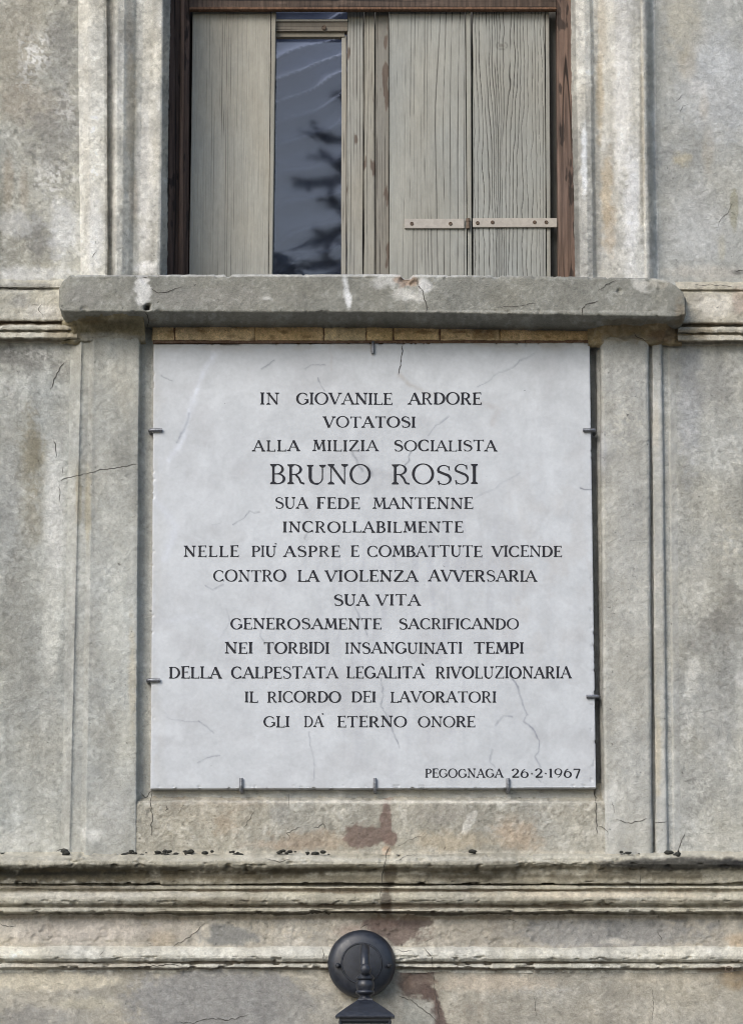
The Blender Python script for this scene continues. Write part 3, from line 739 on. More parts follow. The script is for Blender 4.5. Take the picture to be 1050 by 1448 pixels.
hboard('rail', 268, 786, -6, 12.5, YF - .006, .018, win, (84, 70, 60), M_RAW, cracks=.6, seed=8, fr=70, dirt=(40, 32, 26), peel=.30, blot=.5)
hboard('rail', 268, 786, 9.5, 13.5, YF - .012, .01, win, (104, 78, 60), M_RAW, seed=9)
# upper lights beyond the top edge of the picture
hboard('rail', 268, 786, -420, -400, YF - .012, .08, win, (84, 68, 56), M_RAW, seed=18)
sash = (146, 141, 130)
YS = YF + .028
board('sash_stile', 490.5, 514, 14, PB, YS, .05, win, (152, 149, 139), cracks=.6, seed=11, fr=120, dirt=(86, 76, 66), peel=.42, px0b=490, px1b=513)
board('sash_stile', 515, 529.5, 14, PB, YS - .004, .05, win, (146, 143, 133), cracks=.6, seed=12, fr=150, dirt=(84, 76, 66), peel=.40, px0b=514, px1b=530)
board('glazing_bead', 483, 490, 50, PB, YS + .008, .03, win, (150, 147, 138), seed=13, cracks=.3, px0b=482, px1b=489)
hboard('sash_rail', 386, 491, 29, 44, YS - .002, .02, win, (132, 124, 112), seed=14, cracks=.5, fr=130, dirt=(80, 66, 52))
hboard('sash_rail', 386, 491, 26.5, 30, YS - .006, .04, win, (196, 192, 182), seed=15)
hboard('glazing_bead', 388, 487, 44.5, 52.5, YS + .006, .012, win, (128, 122, 110), seed=16)
# glass
def pane(px0, px1, py0, py1, Y):
    a, b, c, d = W(px0, py0, Y), W(px1, py0, Y), W(px1, py1, Y), W(px0, py1, Y)
    V = [a, b, c, d] + [p + np.array((0, .003, 0)) for p in (a, b, c, d)]
    return mesh_obj('pane', V, [(0, 3, 2, 1), (4, 5, 6, 7), (0, 1, 5, 4), (1, 2, 6, 5), (2, 3, 7, 6), (3, 0, 4, 7)], M_GLASS, win, smooth=False)
pane(380, 486, 48, PB, YS + .022)
pane(380, 492, 10, 30, YS + .022)

# lathe / tube / box tools
def lathe(name, prof, origin, axis, mat, parent, seg=40, smooth=True):
    V = []; n = len(prof)
    for i in range(seg):
        a = 2 * math.pi * i / seg; c, s = math.cos(a), math.sin(a)
        for r, h in prof:
            if axis == 'z': V.append((origin[0] + r * c, origin[1] + r * s, origin[2] + h))
            else: V.append((origin[0] + r * c, origin[1] - h, origin[2] + r * s))
    F = []
    for i in range(seg):
        j = (i + 1) % seg
        for k in range(n - 1): F.append((i * n + k, i * n + k + 1, j * n + k + 1, j * n + k))
    o = mesh_obj(name, V, F, mat, parent, smooth=smooth)
    return finish(o)
def finish(o, ang=38):
    bm = bmesh.new(); bm.from_mesh(o.data)
    bmesh.ops.remove_doubles(bm, verts=bm.verts, dist=1e-6)
    bmesh.ops.recalc_face_normals(bm, faces=bm.faces)
    bm.to_mesh(o.data); bm.free()
    try: o.data.set_sharp_from_angle(angle=R(ang))
    except Exception: pass
    return o
def tube_data(P, rad, seg=14, caps=True):
    P = [Vector(p) for p in P]; V = []; F = []
    T0 = (P[1] - P[0]).normalized(); ref = Vector((1, 0, 0)) if abs(T0.x) < .9 else Vector((0, 0, 1))
    u = (ref - T0 * ref.dot(T0)).normalized()
    for i, p in enumerate(P):
        T = ((P[min(i + 1, len(P) - 1)] - P[max(i - 1, 0)])).normalized()
        u = (u - T * u.dot(T)).normalized(); v = T.cross(u)
        r = rad[i] if hasattr(rad, '__len__') else rad
        for k in range(seg):
            a = 2 * math.pi * k / seg; V.append(tuple(p + (u * math.cos(a) + v * math.sin(a)) * r))
    for i in range(len(P) - 1):
        for k in range(seg):
            l = (k + 1) % seg; F.append((i * seg + k, i * seg + l, (i + 1) * seg + l, (i + 1) * seg + k))
    if caps:
        F.append(tuple(range(seg))[::-1]); F.append(tuple((len(P) - 1) * seg + k for k in range(seg)))
    return V, F
def tube(name, P, rad, mat, parent, seg=14):
    V, F = tube_data(P, rad, seg); o = mesh_obj(name, V, None, mat, parent, polys=F); return finish(o, 50)
def box(name, a, b, mat, parent, bev=.001, seg=2):
    bm = bmesh.new(); bmesh.ops.create_cube(bm, size=1)
    a, b = Vector(a), Vector(b)
    for v in bm.verts: v.co = Vector(((a[i] + b[i]) / 2 + v.co[i] * abs(b[i] - a[i]) for i in range(3)))
    if bev: bmesh.ops.bevel(bm, geom=bm.edges, offset=bev, segments=seg, affect='EDGES')
    V = [v.co[:] for v in bm.verts]; F = [[v.index for v in f.verts] for f in bm.faces]; bm.verts.index_update()
    F = [[v.index for v in f.verts] for f in bm.faces]; bm.free()
    o = mesh_obj(name, V, None, mat, parent, polys=F, smooth=True)
    try: o.data.set_sharp_from_angle(angle=R(35))
    except Exception: pass
    return o
def screw(px, py, Y, r, parent, mat=M_RUST, name='screw'):
    p = W(px, py, Y)
    return lathe(name, [(0, .0012), (r * .25, .0012), (r * .3, .0004), (r * .62, .0006), (r * .8, .0016), (r, .0008), (r, -.002)], p, 'y', mat, parent, 14)
o = screw(458, 38.5, YS - .006, .0055, win); o.name = 'screw'

# shutters --------------------------------------------------------------
sl = empty('shutter', tuple(W(330, 400, YF + .01)))
tag(sl, 'smooth cream painted wooden shutter leaf left of the bare window glass', 'shutter', 'inner shutters of the window')
board('board', 272.5, 383, 13, PB, YF + .012, .025, sl, (160, 157, 146), cracks=.45, seed=31, fr=190, px0b=267, px1b=379, dirt=(90, 80, 66), zone=(314, 22, .08))
board('edge_strip', 383.8, 390, 13, PB, YF + .010, .035, sl, (150, 146, 134), seed=32, px0b=379.8, px1b=384.5, cracks=.1)
sr = empty('shutter', tuple(W(660, 400, YF + .01)))
tag(sr, 'weathered two-board wooden shutter leaf with hinge strap right of the bare window glass', 'shutter', 'inner shutters of the window')
board('edge_strip', 531, 549, 13, PB, YF + .022, .03, sr, (128, 124, 115), cracks=.35, seed=33, fr=110, px0b=531.5, px1b=550, dirt=(70, 60, 52), peel=.34)
board('board', 550, 657.5, 13, PB, YF + .012, .025, sr, (151, 151, 144), cracks=.70, seed=34, fr=85, px0b=550.5, px1b=660, dirt=(96, 92, 86), r=.001, zone=(635, 42, .35))
board('edge_strip', 658.5, 665.5, 13, PB, YF + .009, .025, sr, (148, 147, 138), cracks=.3, seed=35, fr=200, px0b=661, px1b=667, dirt=(84, 80, 74))
board('board', 668, 769.5, 13, PB, YF + .012, .025, sr, (149, 149, 142), cracks=.78, seed=36, fr=125, px0b=669, px1b=772, dirt=(78, 74, 68), cath=(712, 150, 36), knot=[(709, 64, 6)])
board('edge_strip', 770.5, 776, 13, PB, YF + .014, .025, sr, (144, 143, 135), cracks=.2, seed=37, px0b=773, px1b=778.5)
board('dark_gap_backing', 776, 786, 13, PB, YF + .045, .02, sr, (92, 90, 84), seed=38, px0b=778, px1b=791, cracks=.1)
board('dark_gap_backing', 492, 777, 10, PB, YF + .085, .01, sr, (70, 68, 64), seed=39)  # dark sheet added behind the boards so their gaps stay dark
# hinge strap
hs = box('hinge_strap', W(571.8, 309, YF + .006)[[0, 1, 2]], W(656, 323.5, YF + .012), M_STRAP, sr, .0008)
hs2 = box('hinge_strap', W(668, 308, YF + .006), W(787, 322, YF + .012), M_STRAP, sr, .0008)
kn = W(661.5, 316, YF + .003)
lathe('hinge_knuckle', [(0, .0125), (.0052, .0125), (.0052, .0045), (.0046, .004), (.0046, -.004), (.0052, -.0045), (.0052, -.0125), (0, -.0125)], kn, 'z', M_RUST, sr, 14)
for px in (582, 636.6): screw(px, 316, YF + .0055, .0045, hs)
for px, py in ((675, 315), (696, 314), (755.5, 314), (772, 314)): screw(px, py, YF + .0055, .0045, hs2)
for px, py in ((590, 140), (709, 64)): pass

# curtain behind the glass ------------------------------------------------
def curtain():
    nx, nz = 160, 260
    x0, x1 = -.75, .75; z0, z1 = 2.98, 4.9
    xs = np.linspace(x0, x1, nx); zs = np.linspace(z0, z1, nz)
    Xg, Zg = np.meshgrid(xs, zs)
    u = Xg * 620 + 525; v = -Zg * 600
    ph = Zg * 95 - Xg * 46 + 9 * fbm(Xg * 3, Zg * 3, 71, 3)
    q = .5 + .5 * np.sin(ph)
    fold = .040 * q ** 3 + .016 * fbm(Xg * 6 + Zg * 4, Zg * 14 - Xg * 7, 72, 4) + .02 * np.sin(Xg * 21)
    Yg = .42 - fold
    V = np.stack([Xg, Yg, Zg], -1).reshape(-1, 3)
    ii = np.arange(nx * nz).reshape(nz, nx)
    F = np.stack([ii[:-1, :-1], ii[:-1, 1:], ii[1:, 1:], ii[1:, :-1]], -1).reshape(-1, 4)
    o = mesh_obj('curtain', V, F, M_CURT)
    tag(o, 'sheer blue grey curtain hanging in folds behind the window glass', 'curtain')
curtain()

# ==================================================================== MARBLE PLAQUE
YPQ = -.016
pTL, pTR, pBR, pBL = W(217, 487.5, YPQ), W(833.5, 485.5, YPQ), W(842.5, 1113.5, YPQ), W(212.5, 1115, YPQ)
plq = empty('marble_plaque', tuple((pBL + pBR) / 2))
tag(plq, 'square white marble memorial plaque with dark engraved Italian capitals', 'plaque')
VEINS = [([(755, 500), (735, 510), (725, 519), (705, 527), (690, 538), (675, 548)], 1.2, .35, (110, 115, 130)), ([(633, 588), (622, 600), (615, 601), (605, 615)], 1.1, .45, (100, 105, 120)),
         ([(583, 637), (577, 645), (578, 651), (572, 658)], 1.2, .5, (95, 100, 112)), ([(302, 503), (288, 525), (276, 555), (266, 590), (258, 622), (240, 650)], 5, .55, (222, 226, 234)),
         ([(268, 585), (262, 605), (250, 625)], 2, .4, (120, 126, 140)), ([(370, 522), (380, 515), (388, 509)], 1.2, .4, (100, 104, 116)), ([(432, 521), (440, 516), (450, 515), (460, 517)], 1.3, .45, (100, 104, 116)),
         ([(330, 742), (345, 732), (353, 722), (360, 726), (367, 724)], 1.2, .45, (105, 110, 122)), ([(310, 740), (300, 742)], 1, .2, (110, 116, 130)), ([(450, 535), (453, 545), (458, 552)], 1.1, .4, (100, 104, 116)),
         ([(720, 955), (732, 972), (738, 995), (745, 1010), (740, 1020), (752, 1030), (763, 1048), (762, 1062), (757, 1070), (763, 1085)], 1.6, .5, (112, 116, 130)),
         ([(700, 1026), (712, 1012), (724, 1013)], 1.2, .35, (112, 116, 130)), ([(539, 960), (541, 985), (537, 998), (546, 1010), (552, 1025), (560, 1045), (565, 1058)], 1.4, .42, (116, 120, 132)),
         ([(436, 1035), (440, 1060), (445, 1085), (443, 1105)], 1.2, .3, (120, 124, 138)), ([(280, 1020), (292, 1028), (302, 1036)], 1.2, .4, (112, 118, 130)), ([(235, 1015), (262, 1020), (285, 1022)], 1, .22, (116, 120, 134)),
         ([(280, 1078), (296, 1070), (310, 1068)], 1.2, .35, (116, 120, 132)), ([(750, 1092), (763, 1106)], 1.2, .4, (110, 114, 126)), ([(228, 530), (243, 539)], 1.3, .45, (95, 98, 108)),
         ([(290, 828), (300, 834), (316, 826)], 1.5, .4, (112, 116, 130)), ([(497, 640), (503, 650), (512, 665)], 2.2, .4, (120, 124, 132)), ([(520, 660), (526, 672)], 3, .4, (125, 128, 134)),
         ([(430, 762), (436, 750)], 1.3, .5, (95, 98, 108)), ([(320, 862), (325, 880), (312, 900)], 1.1, .25, (120, 124, 136)), ([(695, 1060), (692, 1078), (700, 1085)], 1.3, .35, (116, 120, 132)),
         ([(376, 862), (368, 900), (380, 915)], 1.1, .28, (122, 126, 138)), ([(565, 530), (580, 545), (610, 560)], 4, .35, (176, 168, 158)), ([(680, 570), (705, 578), (695, 600)], 5, .25, (176, 168, 164)),
         ([(500, 855), (512, 880), (520, 900)], 1.2, .3, (118, 122, 134)), ([(467, 490), (468, 522)], 2, .3, (188, 180, 176)), ([(640, 720), (700, 690), (735, 668)], 1.3, .22, (130, 134, 146)),
         ([(820, 690), (836, 692)], 1.1, .5, (95, 98, 108)), ([(215, 700), (250, 745), (232, 790)], 7, .35, (214, 218, 226)), ([(228, 880), (275, 872), (320, 905)], 6, .18, (214, 218, 226))]
def marblecol(px, py, V):
    c = np.tile(lin((203, 206, 209)), (len(px), 1))
    c *= (1 + .05 * fbm(px / 70, py / 70, 1001, 4) + .08 * fbm(px / 18, py / 22, 1002, 4) + .03 * fbm(px / 4, py / 4, 1003, 2))[:, None]
    g = sstep(.05, .5, fbm(px / 55, py / 40, 1004, 4))[:, None] * .34
    c = c * (1 - g) + lin((182, 182, 184)) * g
    # rain streaks of dirt in the middle and towards the right
    s = sstep(.0, .5, fbm(px / 9, py / 130, 1005, 3)) * np.exp(-((px - 560) / 170) ** 2) * np.exp(-((py - 850) / 230) ** 2) * .30
    c = c * (1 - s[:, None]) + lin((168, 170, 180)) * s[:, None]
    s = sstep(-.2, .5, fbm(px / 20, py / 30, 1006, 4)) * np.exp(-((px - 770) / 80) ** 2) * np.exp(-((py - 800) / 150) ** 2) * .35
    c = c * (1 - s[:, None]) + lin((180, 174, 168)) * s[:, None]
    s = np.exp(-((px - 215) / 14) ** 2) * .25 * sstep(-.3, .3, fbm(px / 12, py / 40, 1010, 3)); c = c * (1 - s[:, None]) + lin((186, 182, 172)) * s[:, None]
    s = np.exp(-((py - 488) / 8) ** 2) * .4 * sstep(-.3, .3, fbm(px / 30, py / 12, 1011, 3)); c = c * (1 - s[:, None]) + lin((176, 168, 156)) * s[:, None]
    jx = px + 2.0 * fbm(px / 9, py / 9, 1007, 3); jy = py + 2.0 * fbm(px / 9, py / 9, 1008, 3)
    for pts, wd, s, rgb in VEINS:
        xs_ = [p[0] for p in pts]; ys_ = [p[1] for p in pts]
        k = np.where((px > min(xs_) - 20) & (px < max(xs_) + 20) & (py > min(ys_) - 20) & (py < max(ys_) + 20))[0]
        d = np.full(len(k), 1e9)
        for a, b in zip(pts[:-1], pts[1:]):
            ab = np.array(b) - np.array(a); L2 = (ab ** 2).sum()
            t = np.clip(((jx[k] - a[0]) * ab[0] + (jy[k] - a[1]) * ab[1]) / L2, 0, 1)
            d = np.minimum(d, np.hypot(jx[k] - a[0] - t * ab[0], jy[k] - a[1] - t * ab[1]))
        m = min(1, 1.5 * s) * np.exp(-(d / (wd * .8)) ** 2) * (.6 + .4 * sstep(-.2, .3, fbm(px[k] / 8, py[k] / 8, 1009, 2)))
        c[k] = c[k] * (1 - m[:, None]) + lin(rgb) * m[:, None]
    return np.clip(c * .78, .02, .85)
def row(a, b, dy=0.0, sh=0.0):
    """cross section of the slab from back-left over the front to back-right"""
    e = .0022
    A, B = a + 0, b + 0
    return [(A[0], .012, A[2]), (A[0], YPQ + e, A[2]), (A[0] + e * .3, YPQ + e * .3, A[2]), (A[0] + e, YPQ, A[2]), (B[0] - e, YPQ, B[2]), (B[0] - e * .3, YPQ + e * .3, B[2]), (B[0], YPQ + e, B[2]), (B[0], .012, B[2])]
r0, r1 = row(pTL, pTR), row(pBL, pBR)
def shiftz(r, dz, y=None): return [(p[0], p[1] if y is None else max(p[1], y), p[2] + dz) for p in r]
S = [shiftz(r0, .0022, .012), shiftz(r0, .0022, YPQ + .0022), shiftz(r0, .0005, YPQ + .0005), r0, r1, shiftz(r1, -.0005, YPQ + .0005), shiftz(r1, -.0022, YPQ + .0022), shiftz(r1, -.0022, .012)]
def slabd(px, py, V):
    e = np.minimum(np.minimum(np.abs(px - 215), np.abs(px - 838)), np.minimum(np.abs(py - 486.5), np.abs(py - 1114)))
    return -.0016 * sstep(.25, .5, fbm(px / 6, py / 6, 1101, 3)) * (e < 3.5)
sweep('slab', S, M_MARBLE, plq, None, colfn=marblecol, step=.0024, astep=.0024, amp=.00012, amp_lo=.0004, dispfn=slabd)

# inscription -------------------------------------------------------------
T, t_ = .158, .062        # thick and thin strokes, in cap heights
def arc(cx, cy, rx, ry, a0, a1, n=18):
    return [(cx + rx * math.cos(R(a0 + (a1 - a0) * i / n)), cy + ry * math.sin(R(a0 + (a1 - a0) * i / n))) for i in range(n + 1)]
# strokes: (points, weight, serif at start, serif at end); weight may be a function of direction for round letters
G = {
 'A': (.86, [([(.06, 0), (.42, 1)], t_, 'h', None), ([(.42, 1.02), (.80, 0)], T, None, 'h'), ([(.20, .36), (.66, .36)], t_ * .9, None, None)]),
 'B': (.68, [([(.14, 0), (.14, 1)], T, 'h', 'h'), (arc(.30, .755, .26, .245, 90, -90), 'r', None, None), ([(.12, 1), (.31, 1)], t_, None, None), ([(.12, .51), (.32, .51)], t_, None, None), (arc(.32, .255, .31, .255, 90, -90), 'r', None, None), ([(.12, 0), (.33, 0)], t_, None, None)]),
 'C': (.82, [(arc(.46, .5, .40, .5, 48, 316), 'r', 'v', 'v')]),
 'D': (.82, [([(.14, 0), (.14, 1)], T, 'h', 'h'), ([(.12, 1), (.34, 1)], t_, None, None), (arc(.32, .5, .44, .5, 90, -90), 'r', None, None), ([(.12, 0), (.34, 0)], t_, None, None)]),
 'E': (.62, [([(.14, 0), (.14, 1)], T, 'h', 'h'), ([(.12, 1), (.56, 1)], t_, None, 'v'), ([(.14, .52), (.46, .52)], t_, None, 'v2'), ([(.12, 0), (.60, 0)], t_, None, 'vu')]),
 'F': (.60, [([(.14, 0), (.14, 1)], T, 'h', 'h'), ([(.12, 1), (.56, 1)], t_, None, 'v'), ([(.14, .50), (.44, .50)], t_, None, 'v2')]),
 'G': (.88, [(arc(.46, .5, .40, .5, 48, 340), 'r', 'v', None), ([(.82, .40), (.82, .12)], T * .9, None, None), ([(.60, .42), (.90, .42)], t_, None, None)]),
 'I': (.28, [([(.14, 0), (.14, 1)], T, 'h', 'h')]),
 'L': (.62, [([(.14, 0), (.14, 1)], T * .9, 'h', 'h'), ([(.12, 0), (.60, 0)], t_, None, 'vu')]),
 'M': (.98, [([(.12, 0), (.20, 1)], t_, 'h', 'h'), ([(.20, 1), (.49, .12)], T, None, None), ([(.49, .12), (.80, 1)], t_, None, None), ([(.80, 1), (.88, 0)], T, 'h', 'h')]),
 'N': (.88, [([(.14, 0), (.14, 1)], t_, 'h', 'h'), ([(.12, 1), (.76, .02)], T, None, None), ([(.76, -.02), (.76, 1)], t_, None, 'h')]),
 'O': (.96, [(arc(.48, .5, .43, .51, 90, 450, 30), 'r', None, None)]),
 'P': (.64, [([(.14, 0), (.14, 1)], T, 'h', 'h'), ([(.12, 1), (.32, 1)], t_, None, None), (arc(.31, .73, .29, .27, 90, -90), 'r', None, None), ([(.14, .46), (.32, .46)], t_, None, None)]),
 'R': (.78, [([(.14, 0), (.14, 1)], T, 'h', 'h'), ([(.12, 1), (.32, 1)], t_, None, None), (arc(.31, .745, .29, .255, 90, -90), 'r', None, None), ([(.14, .49), (.33, .49)], t_, None, None), ([(.36, .49), (.52, .28), (.60, .06), (.76, .0)], T * .85, None, None)]),
 'S': (.66, [(arc(.33, .755, .25, .245, 35, 215, 12)[:-1] + arc(.33, .26, .29, .27, 75, -150, 16), 's', 'v', 'v')]),
 'T': (.78, [([(.39, 0), (.39, 1)], T, 'h', None), ([(.04, 1), (.74, 1)], t_, 'vd', 'v')]),
 'U': (.84, [([(.14, 1), (.14, .38)] + arc(.42, .34, .28, .34, 180, 360, 12) + [(.70, 1)], 'u', 'h', 'h')]),
 'V': (.84, [([(.06, 1), (.42, -.02)], T, 'h', None), ([(.42, -.02), (.78, 1)], t_, None, 'h')]),
 'Z': (.76, [([(.10, 1), (.68, 1)], t_, 'vd', None), ([(.68, 1), (.06, 0)], T, None, None), ([(.06, 0), (.72, 0)], t_, None, 'vu')]),
 '1': (.36, [([(.18, 0), (.18, 1)], T, 'h', None), ([(.18, 1), (.04, .86)], t_, None, None)]),
 '2': (.70, [(arc(.34, .72, .27, .28, 170, -30, 14) + [(.42, .36), (.08, .03)], 'r', None, None), ([(.06, .02), (.66, .02)], T * .8, None, 'vu')]),
 '6': (.74, [(arc(.37, .34, .31, .34, 90, 450, 22), 'r', None, None), (arc(.62, .42, .56, .60, 185, 112, 10), t_ * 1.2, None, None)]),
 '9': (.74, [(arc(.37, .66, .31, .34, 90, 450, 22), 'r', None, None), (arc(.12, .58, .56, .60, 5, -70, 10), t_ * 1.2, None, None)]),
 '7': (.66, [([(.06, 1), (.62, 1)], T * .7, 'vd', None), ([(.62, 1), (.28, -.12)], T * .8, None, None)]),
 '.': (.30, [([(.10, .48), (.22, .40)], .14, None, None)]),
 '`': (.0, [([(-.16, 1.34), (.0, 1.16)], .11, None, None)]),
 "'": (.10, [([(-.10, 1.22), (.06, 1.16)], .10, None, None)]),
}
def stroke_mesh(V, F, pts, wt, f, zoff):
    n = len(pts); L = []
    for i, p in enumerate(pts):
        a = pts[max(i - 1, 0)]; b = pts[min(i + 1, n - 1)]
        dx, dy = b[0] - a[0], b[1] - a[1]; l = math.hypot(dx, dy) or 1; dx /= l; dy /= l
        if wt == 'r': wd = t_ + (T * 1.0 - t_) * abs(dy) ** 1.5
        elif wt == 's': wd = t_ + (T * 1.05 - t_) * abs(math.sin(math.pi * min(1, max(0, (i / (n - 1) - .1) / .75)))) ** 2
        elif wt == 'u': wd = T if (i < n * .35) else (t_ if i > n * .6 else (T + t_) / 2)
        else: wd = wt
        wd = max(.05, wd * WEIGHT * (1 + .12 * (random.random() - .5)))
        L.append(((p[0] - dy * wd / 2, p[1] + dx * wd / 2), (p[0] + dy * wd / 2, p[1] - dx * wd / 2)))
    for i, (a, b) in enumerate(L):
        k = len(V); V.append(f(a, zoff)); V.append(f(b, zoff))
        if i: F.append((k - 2, k - 1, k + 1, k))
WEIGHT = 1.0
def serif(V, F, p, kind, f, zoff, side):
    x, y = p; s = .15; h = .07
    up = 1 if y < .5 else -1
    if kind == 'h': q = [(x - s, y - up * .02), (x + s, y - up * .02), (x + s, y + up * h * .5), (x + .05, y + up * .12), (x - .05, y + up * .12), (x - s, y + up * h * .5)]
    elif kind in ('v', 'vd'): q = [(x - .03, y + .05), (x + .05, y + .06), (x + .06, y - .16), (x + .02, y - .16)] if kind == 'v' and side else [(x - .05, y + .05), (x + .05, y + .05), (x + .0, y - .15), (x - .04, y - .15)]
    elif kind == 'v2': q = [(x - .02, y + .09), (x + .035, y + .09), (x + .035, y - .09), (x - .02, y - .09)]
    elif kind == 'vu': q = [(x - .04, y - .04), (x + .04, y - .04), (x + .06, y + .17), (x + .02, y + .17)]
    k = len(V)
    for a in q: V.append(f(a, zoff))
    F.append(tuple(range(k, k + len(q))))
LINES = [
 (555.5, 571.5, [('IN', 367, 395), ('GIOVANILE', 418, 555), ('ARDORE', 576.5, 681)]),
 (589, 604, [('VOTATOSI', 456.5, 588)]),
 (622.5, 637.5, [('ALLA', 356.5, 424), ('MILIZIA', 441, 535), ('SOCIALISTA', 556, 702.5)]),
 (657, 684, [('BRUNO', 381, 525), ('ROSSI', 553, 676)]),
 (703.5, 719, [('SUA', 388, 435.5), ('FEDE', 447, 509), ('MANTENNE', 526, 669)]),
 (737.5, 752.5, [('INCROLLABILMENTE', 399, 655)]),
 (772, 787, [('NELLE', 259, 338), ("PIU'", 355, 393), ('ASPRE', 400.5, 481), ('E', 495, 508), ('COMBATTUTE', 518, 682), ('VICENDE', 694.6, 794.6)]),
 (806.5, 822, [('CONTRO', 300.6, 405), ('LA', 420, 451.5), ('VIOLENZA', 459, 591), ('AVVERSARIA', 605, 759)]),
 (840.5, 856, [('SUA', 471, 522), ('VITA', 531, 594.5)]),
 (874.7, 889.5, [('GENEROSAMENTE', 325, 539.5), ('SACRIFICANDO', 563, 734)]),
 (908.5, 924, [('NEI', 317, 358), ('TORBIDI', 372, 466), ('INSANGUINATI', 487, 654), ('TEMPI', 669, 741)]),
 (943, 959, [('DELLA', 238, 313.5), ('CALPESTATA', 326, 478), ('LEGALITA`', 489, 600), ('RIVOLUZIONARIA', 615, 808)]),
 (978, 993, [('IL', 345, 365), ('RICORDO', 377, 482.6), ('DEI', 496, 532), ('LAVORATORI', 551, 702)]),
 (1013, 1028, [('GLI', 371.6, 410), ("DA'", 429, 459), ('ETERNO', 476, 575.7), ('ONORE', 590, 672)]),
 (1087.5, 1099.5, [('PEGOGNAGA', 600, 711.7), ('26.2.1967', 722, 821)]),
]
for li, (y0, y1, words) in enumerate(LINES):
    H = y1 - y0; WEIGHT = 1.09 if li != 3 else .80
    txt = ' '.join(w_[0] for w_ in words).replace('`', '').replace('.', ' ').replace("'", '').lower()
    ln = empty('inscription_line', tuple(W((words[0][1] + words[-1][2]) / 2, y1, YPQ)))
    ln.parent = plq; ln.matrix_parent_inverse = parent_inv(plq)
    ln['label'] = 'engraved line reading ' + ' '.join(txt.split())
    for wd, x0, x1 in words:
        V, F = [], []
        x0 += 1.0; x1 -= 1.2
        chars = [c for c in wd]
        tot = sum(G[c][0] for c in chars) * H; n = sum(1 for c in chars if G[c][0] > .12)
        sc = (x1 - x0 - .13 * H * (n - 1)) / tot
        sc = min(1.22, max(.80, sc))
        gap = (x1 - x0 - tot * sc) / max(1, n - 1)
        if n == 1: sc = (x1 - x0) / tot
        x = x0
        for ci_, c in enumerate(chars):
            w_, sts = G[c]; nxt = chars[ci_ + 1] if ci_ + 1 < len(chars) else ' '
            wt0 = WEIGHT; WEIGHT *= random.uniform(.88, 1.15)
            sy = random.uniform(.97, 1.03); bo = random.uniform(-.02, .02)
            def f(p, zo, x=x, sy=sy, bo=bo):
                q = W(x + p[0] * H * sc, y1 - (p[1] * sy + bo) * H, YPQ - .0006 - zo); return tuple(q)
            for k, (pts, wt, s0, s1) in enumerate(sts):
                stroke_mesh(V, F, pts, wt, f, .00003 * (k + 1))
                if s0: serif(V, F, pts[0], s0, f, .00003 * (k + 7), True)
                if s1: serif(V, F, pts[-1], s1, f, .00003 * (k + 13), True)
            x += w_ * H * sc + gap * (0 if nxt in '`' + chr(39) or w_ <= .12 else 1); WEIGHT = wt0
        o = mesh_obj('word', V, None, M_INK, None, polys=F, smooth=False)
        o.parent = ln
        o.matrix_parent_inverse = parent_inv(ln)

# steel pins holding the plaque ---------------------------------------------
def clip(px, py, side, label, bent=0):
    """round steel pin let into the wall beside the slab and bent over its face"""
    r = .0042
    Yf = YPQ - r - .0005
    L = .026
    p = W(px, py, Yf)
    if side == 'top': d = Vector((0, 0, -1))
    elif side == 'bottom': d = Vector((0, 0, 1))
    elif side == 'left': d = Vector((1, 0, 0))
    else: d = Vector((-1, 0, 0))
    o0 = Vector(p)                # at the slab's edge line
    root = o0 - d * .007
    pts = [Vector((root.x, .02, root.z)), Vector((root.x, Yf + .008, root.z)), root + d * .0008 + Vector((0, .003, 0)), root + d * .004, o0 + d * .006, o0 + d * L * .82]
    e = empty('clip', tuple(root)); tag(e, label, 'clip', 'steel clips holding the marble plaque')
    V, F = tube_data(pts, [r, r, r, r, r, r * .95], 12)
    o = mesh_obj('pin', V, None, M_CLIP, e, polys=F); finish(o, 50)
clip(527, 487, 'top', 'steel clip over the middle of the plaque top edge, under the sill')
clip(216, 608, 'left', 'steel clip on the upper left edge of the plaque, level with second line')
clip(213, 962, 'left', 'steel clip on the lower left edge of the plaque beside the word della')
clip(837, 608, 'right', 'steel clip on the upper right edge of the plaque over the dark gap')
clip(842, 985, 'right', 'steel clip on the lower right edge of the plaque, level with lavoratori')
clip(341, 1114, 'bottom', 'steel clip at the left end of the plaque bottom edge')
clip(530, 1114, 'bottom', 'steel clip at the middle of the plaque bottom edge above the lamp')
clip(718, 1114, 'bottom', 'steel clip on the plaque bottom edge beside the carved date')

# ==================================================================== WALL LAMP
def lampY(px, py, Y): return W(px, py, Y)
LC = W(511, 1363, -.045)
lamp = empty('wall_lantern', (LC[0], 0, LC[2]))
tag(lamp, 'black metal wall lantern on a round backplate below the marble plaque', 'lantern')
bp = lathe('backplate', [(0, .058), (.030, .058), (.0420, .057), (.0432, .0585), (.0450, .0585), (.0462, .0555), (.058, .0535), (.067, .049), (.0715, .043), (.0748, .036), (.0755, .030), (.0755, .0), (.071, -.0)], (LC[0], 0.0, LC[2]), 'y', M_LAMP, lamp, 72)
for px in (477.5, 549.5):
    p = W(px, 1366, -.054)
    lathe('knob_screw', [(0, .014), (.003, .0135), (.0052, .010), (.0058, .006), (.0045, .003), (.0045, -.002)], (p[0], p[1], p[2]), 'y', M_LAMP, lamp, 18)
Yl = -.205
top = W(514.5, 1342, -.14)
cL = W(516, 1400, Yl)
ax = cL[0]; 
def zl(py, Y=Yl): return W(516, py, Y)[2]
pts = []
z_b = W(516, 1376, -.06)[2]; z_t = W(514, 1341, -.13)[2]
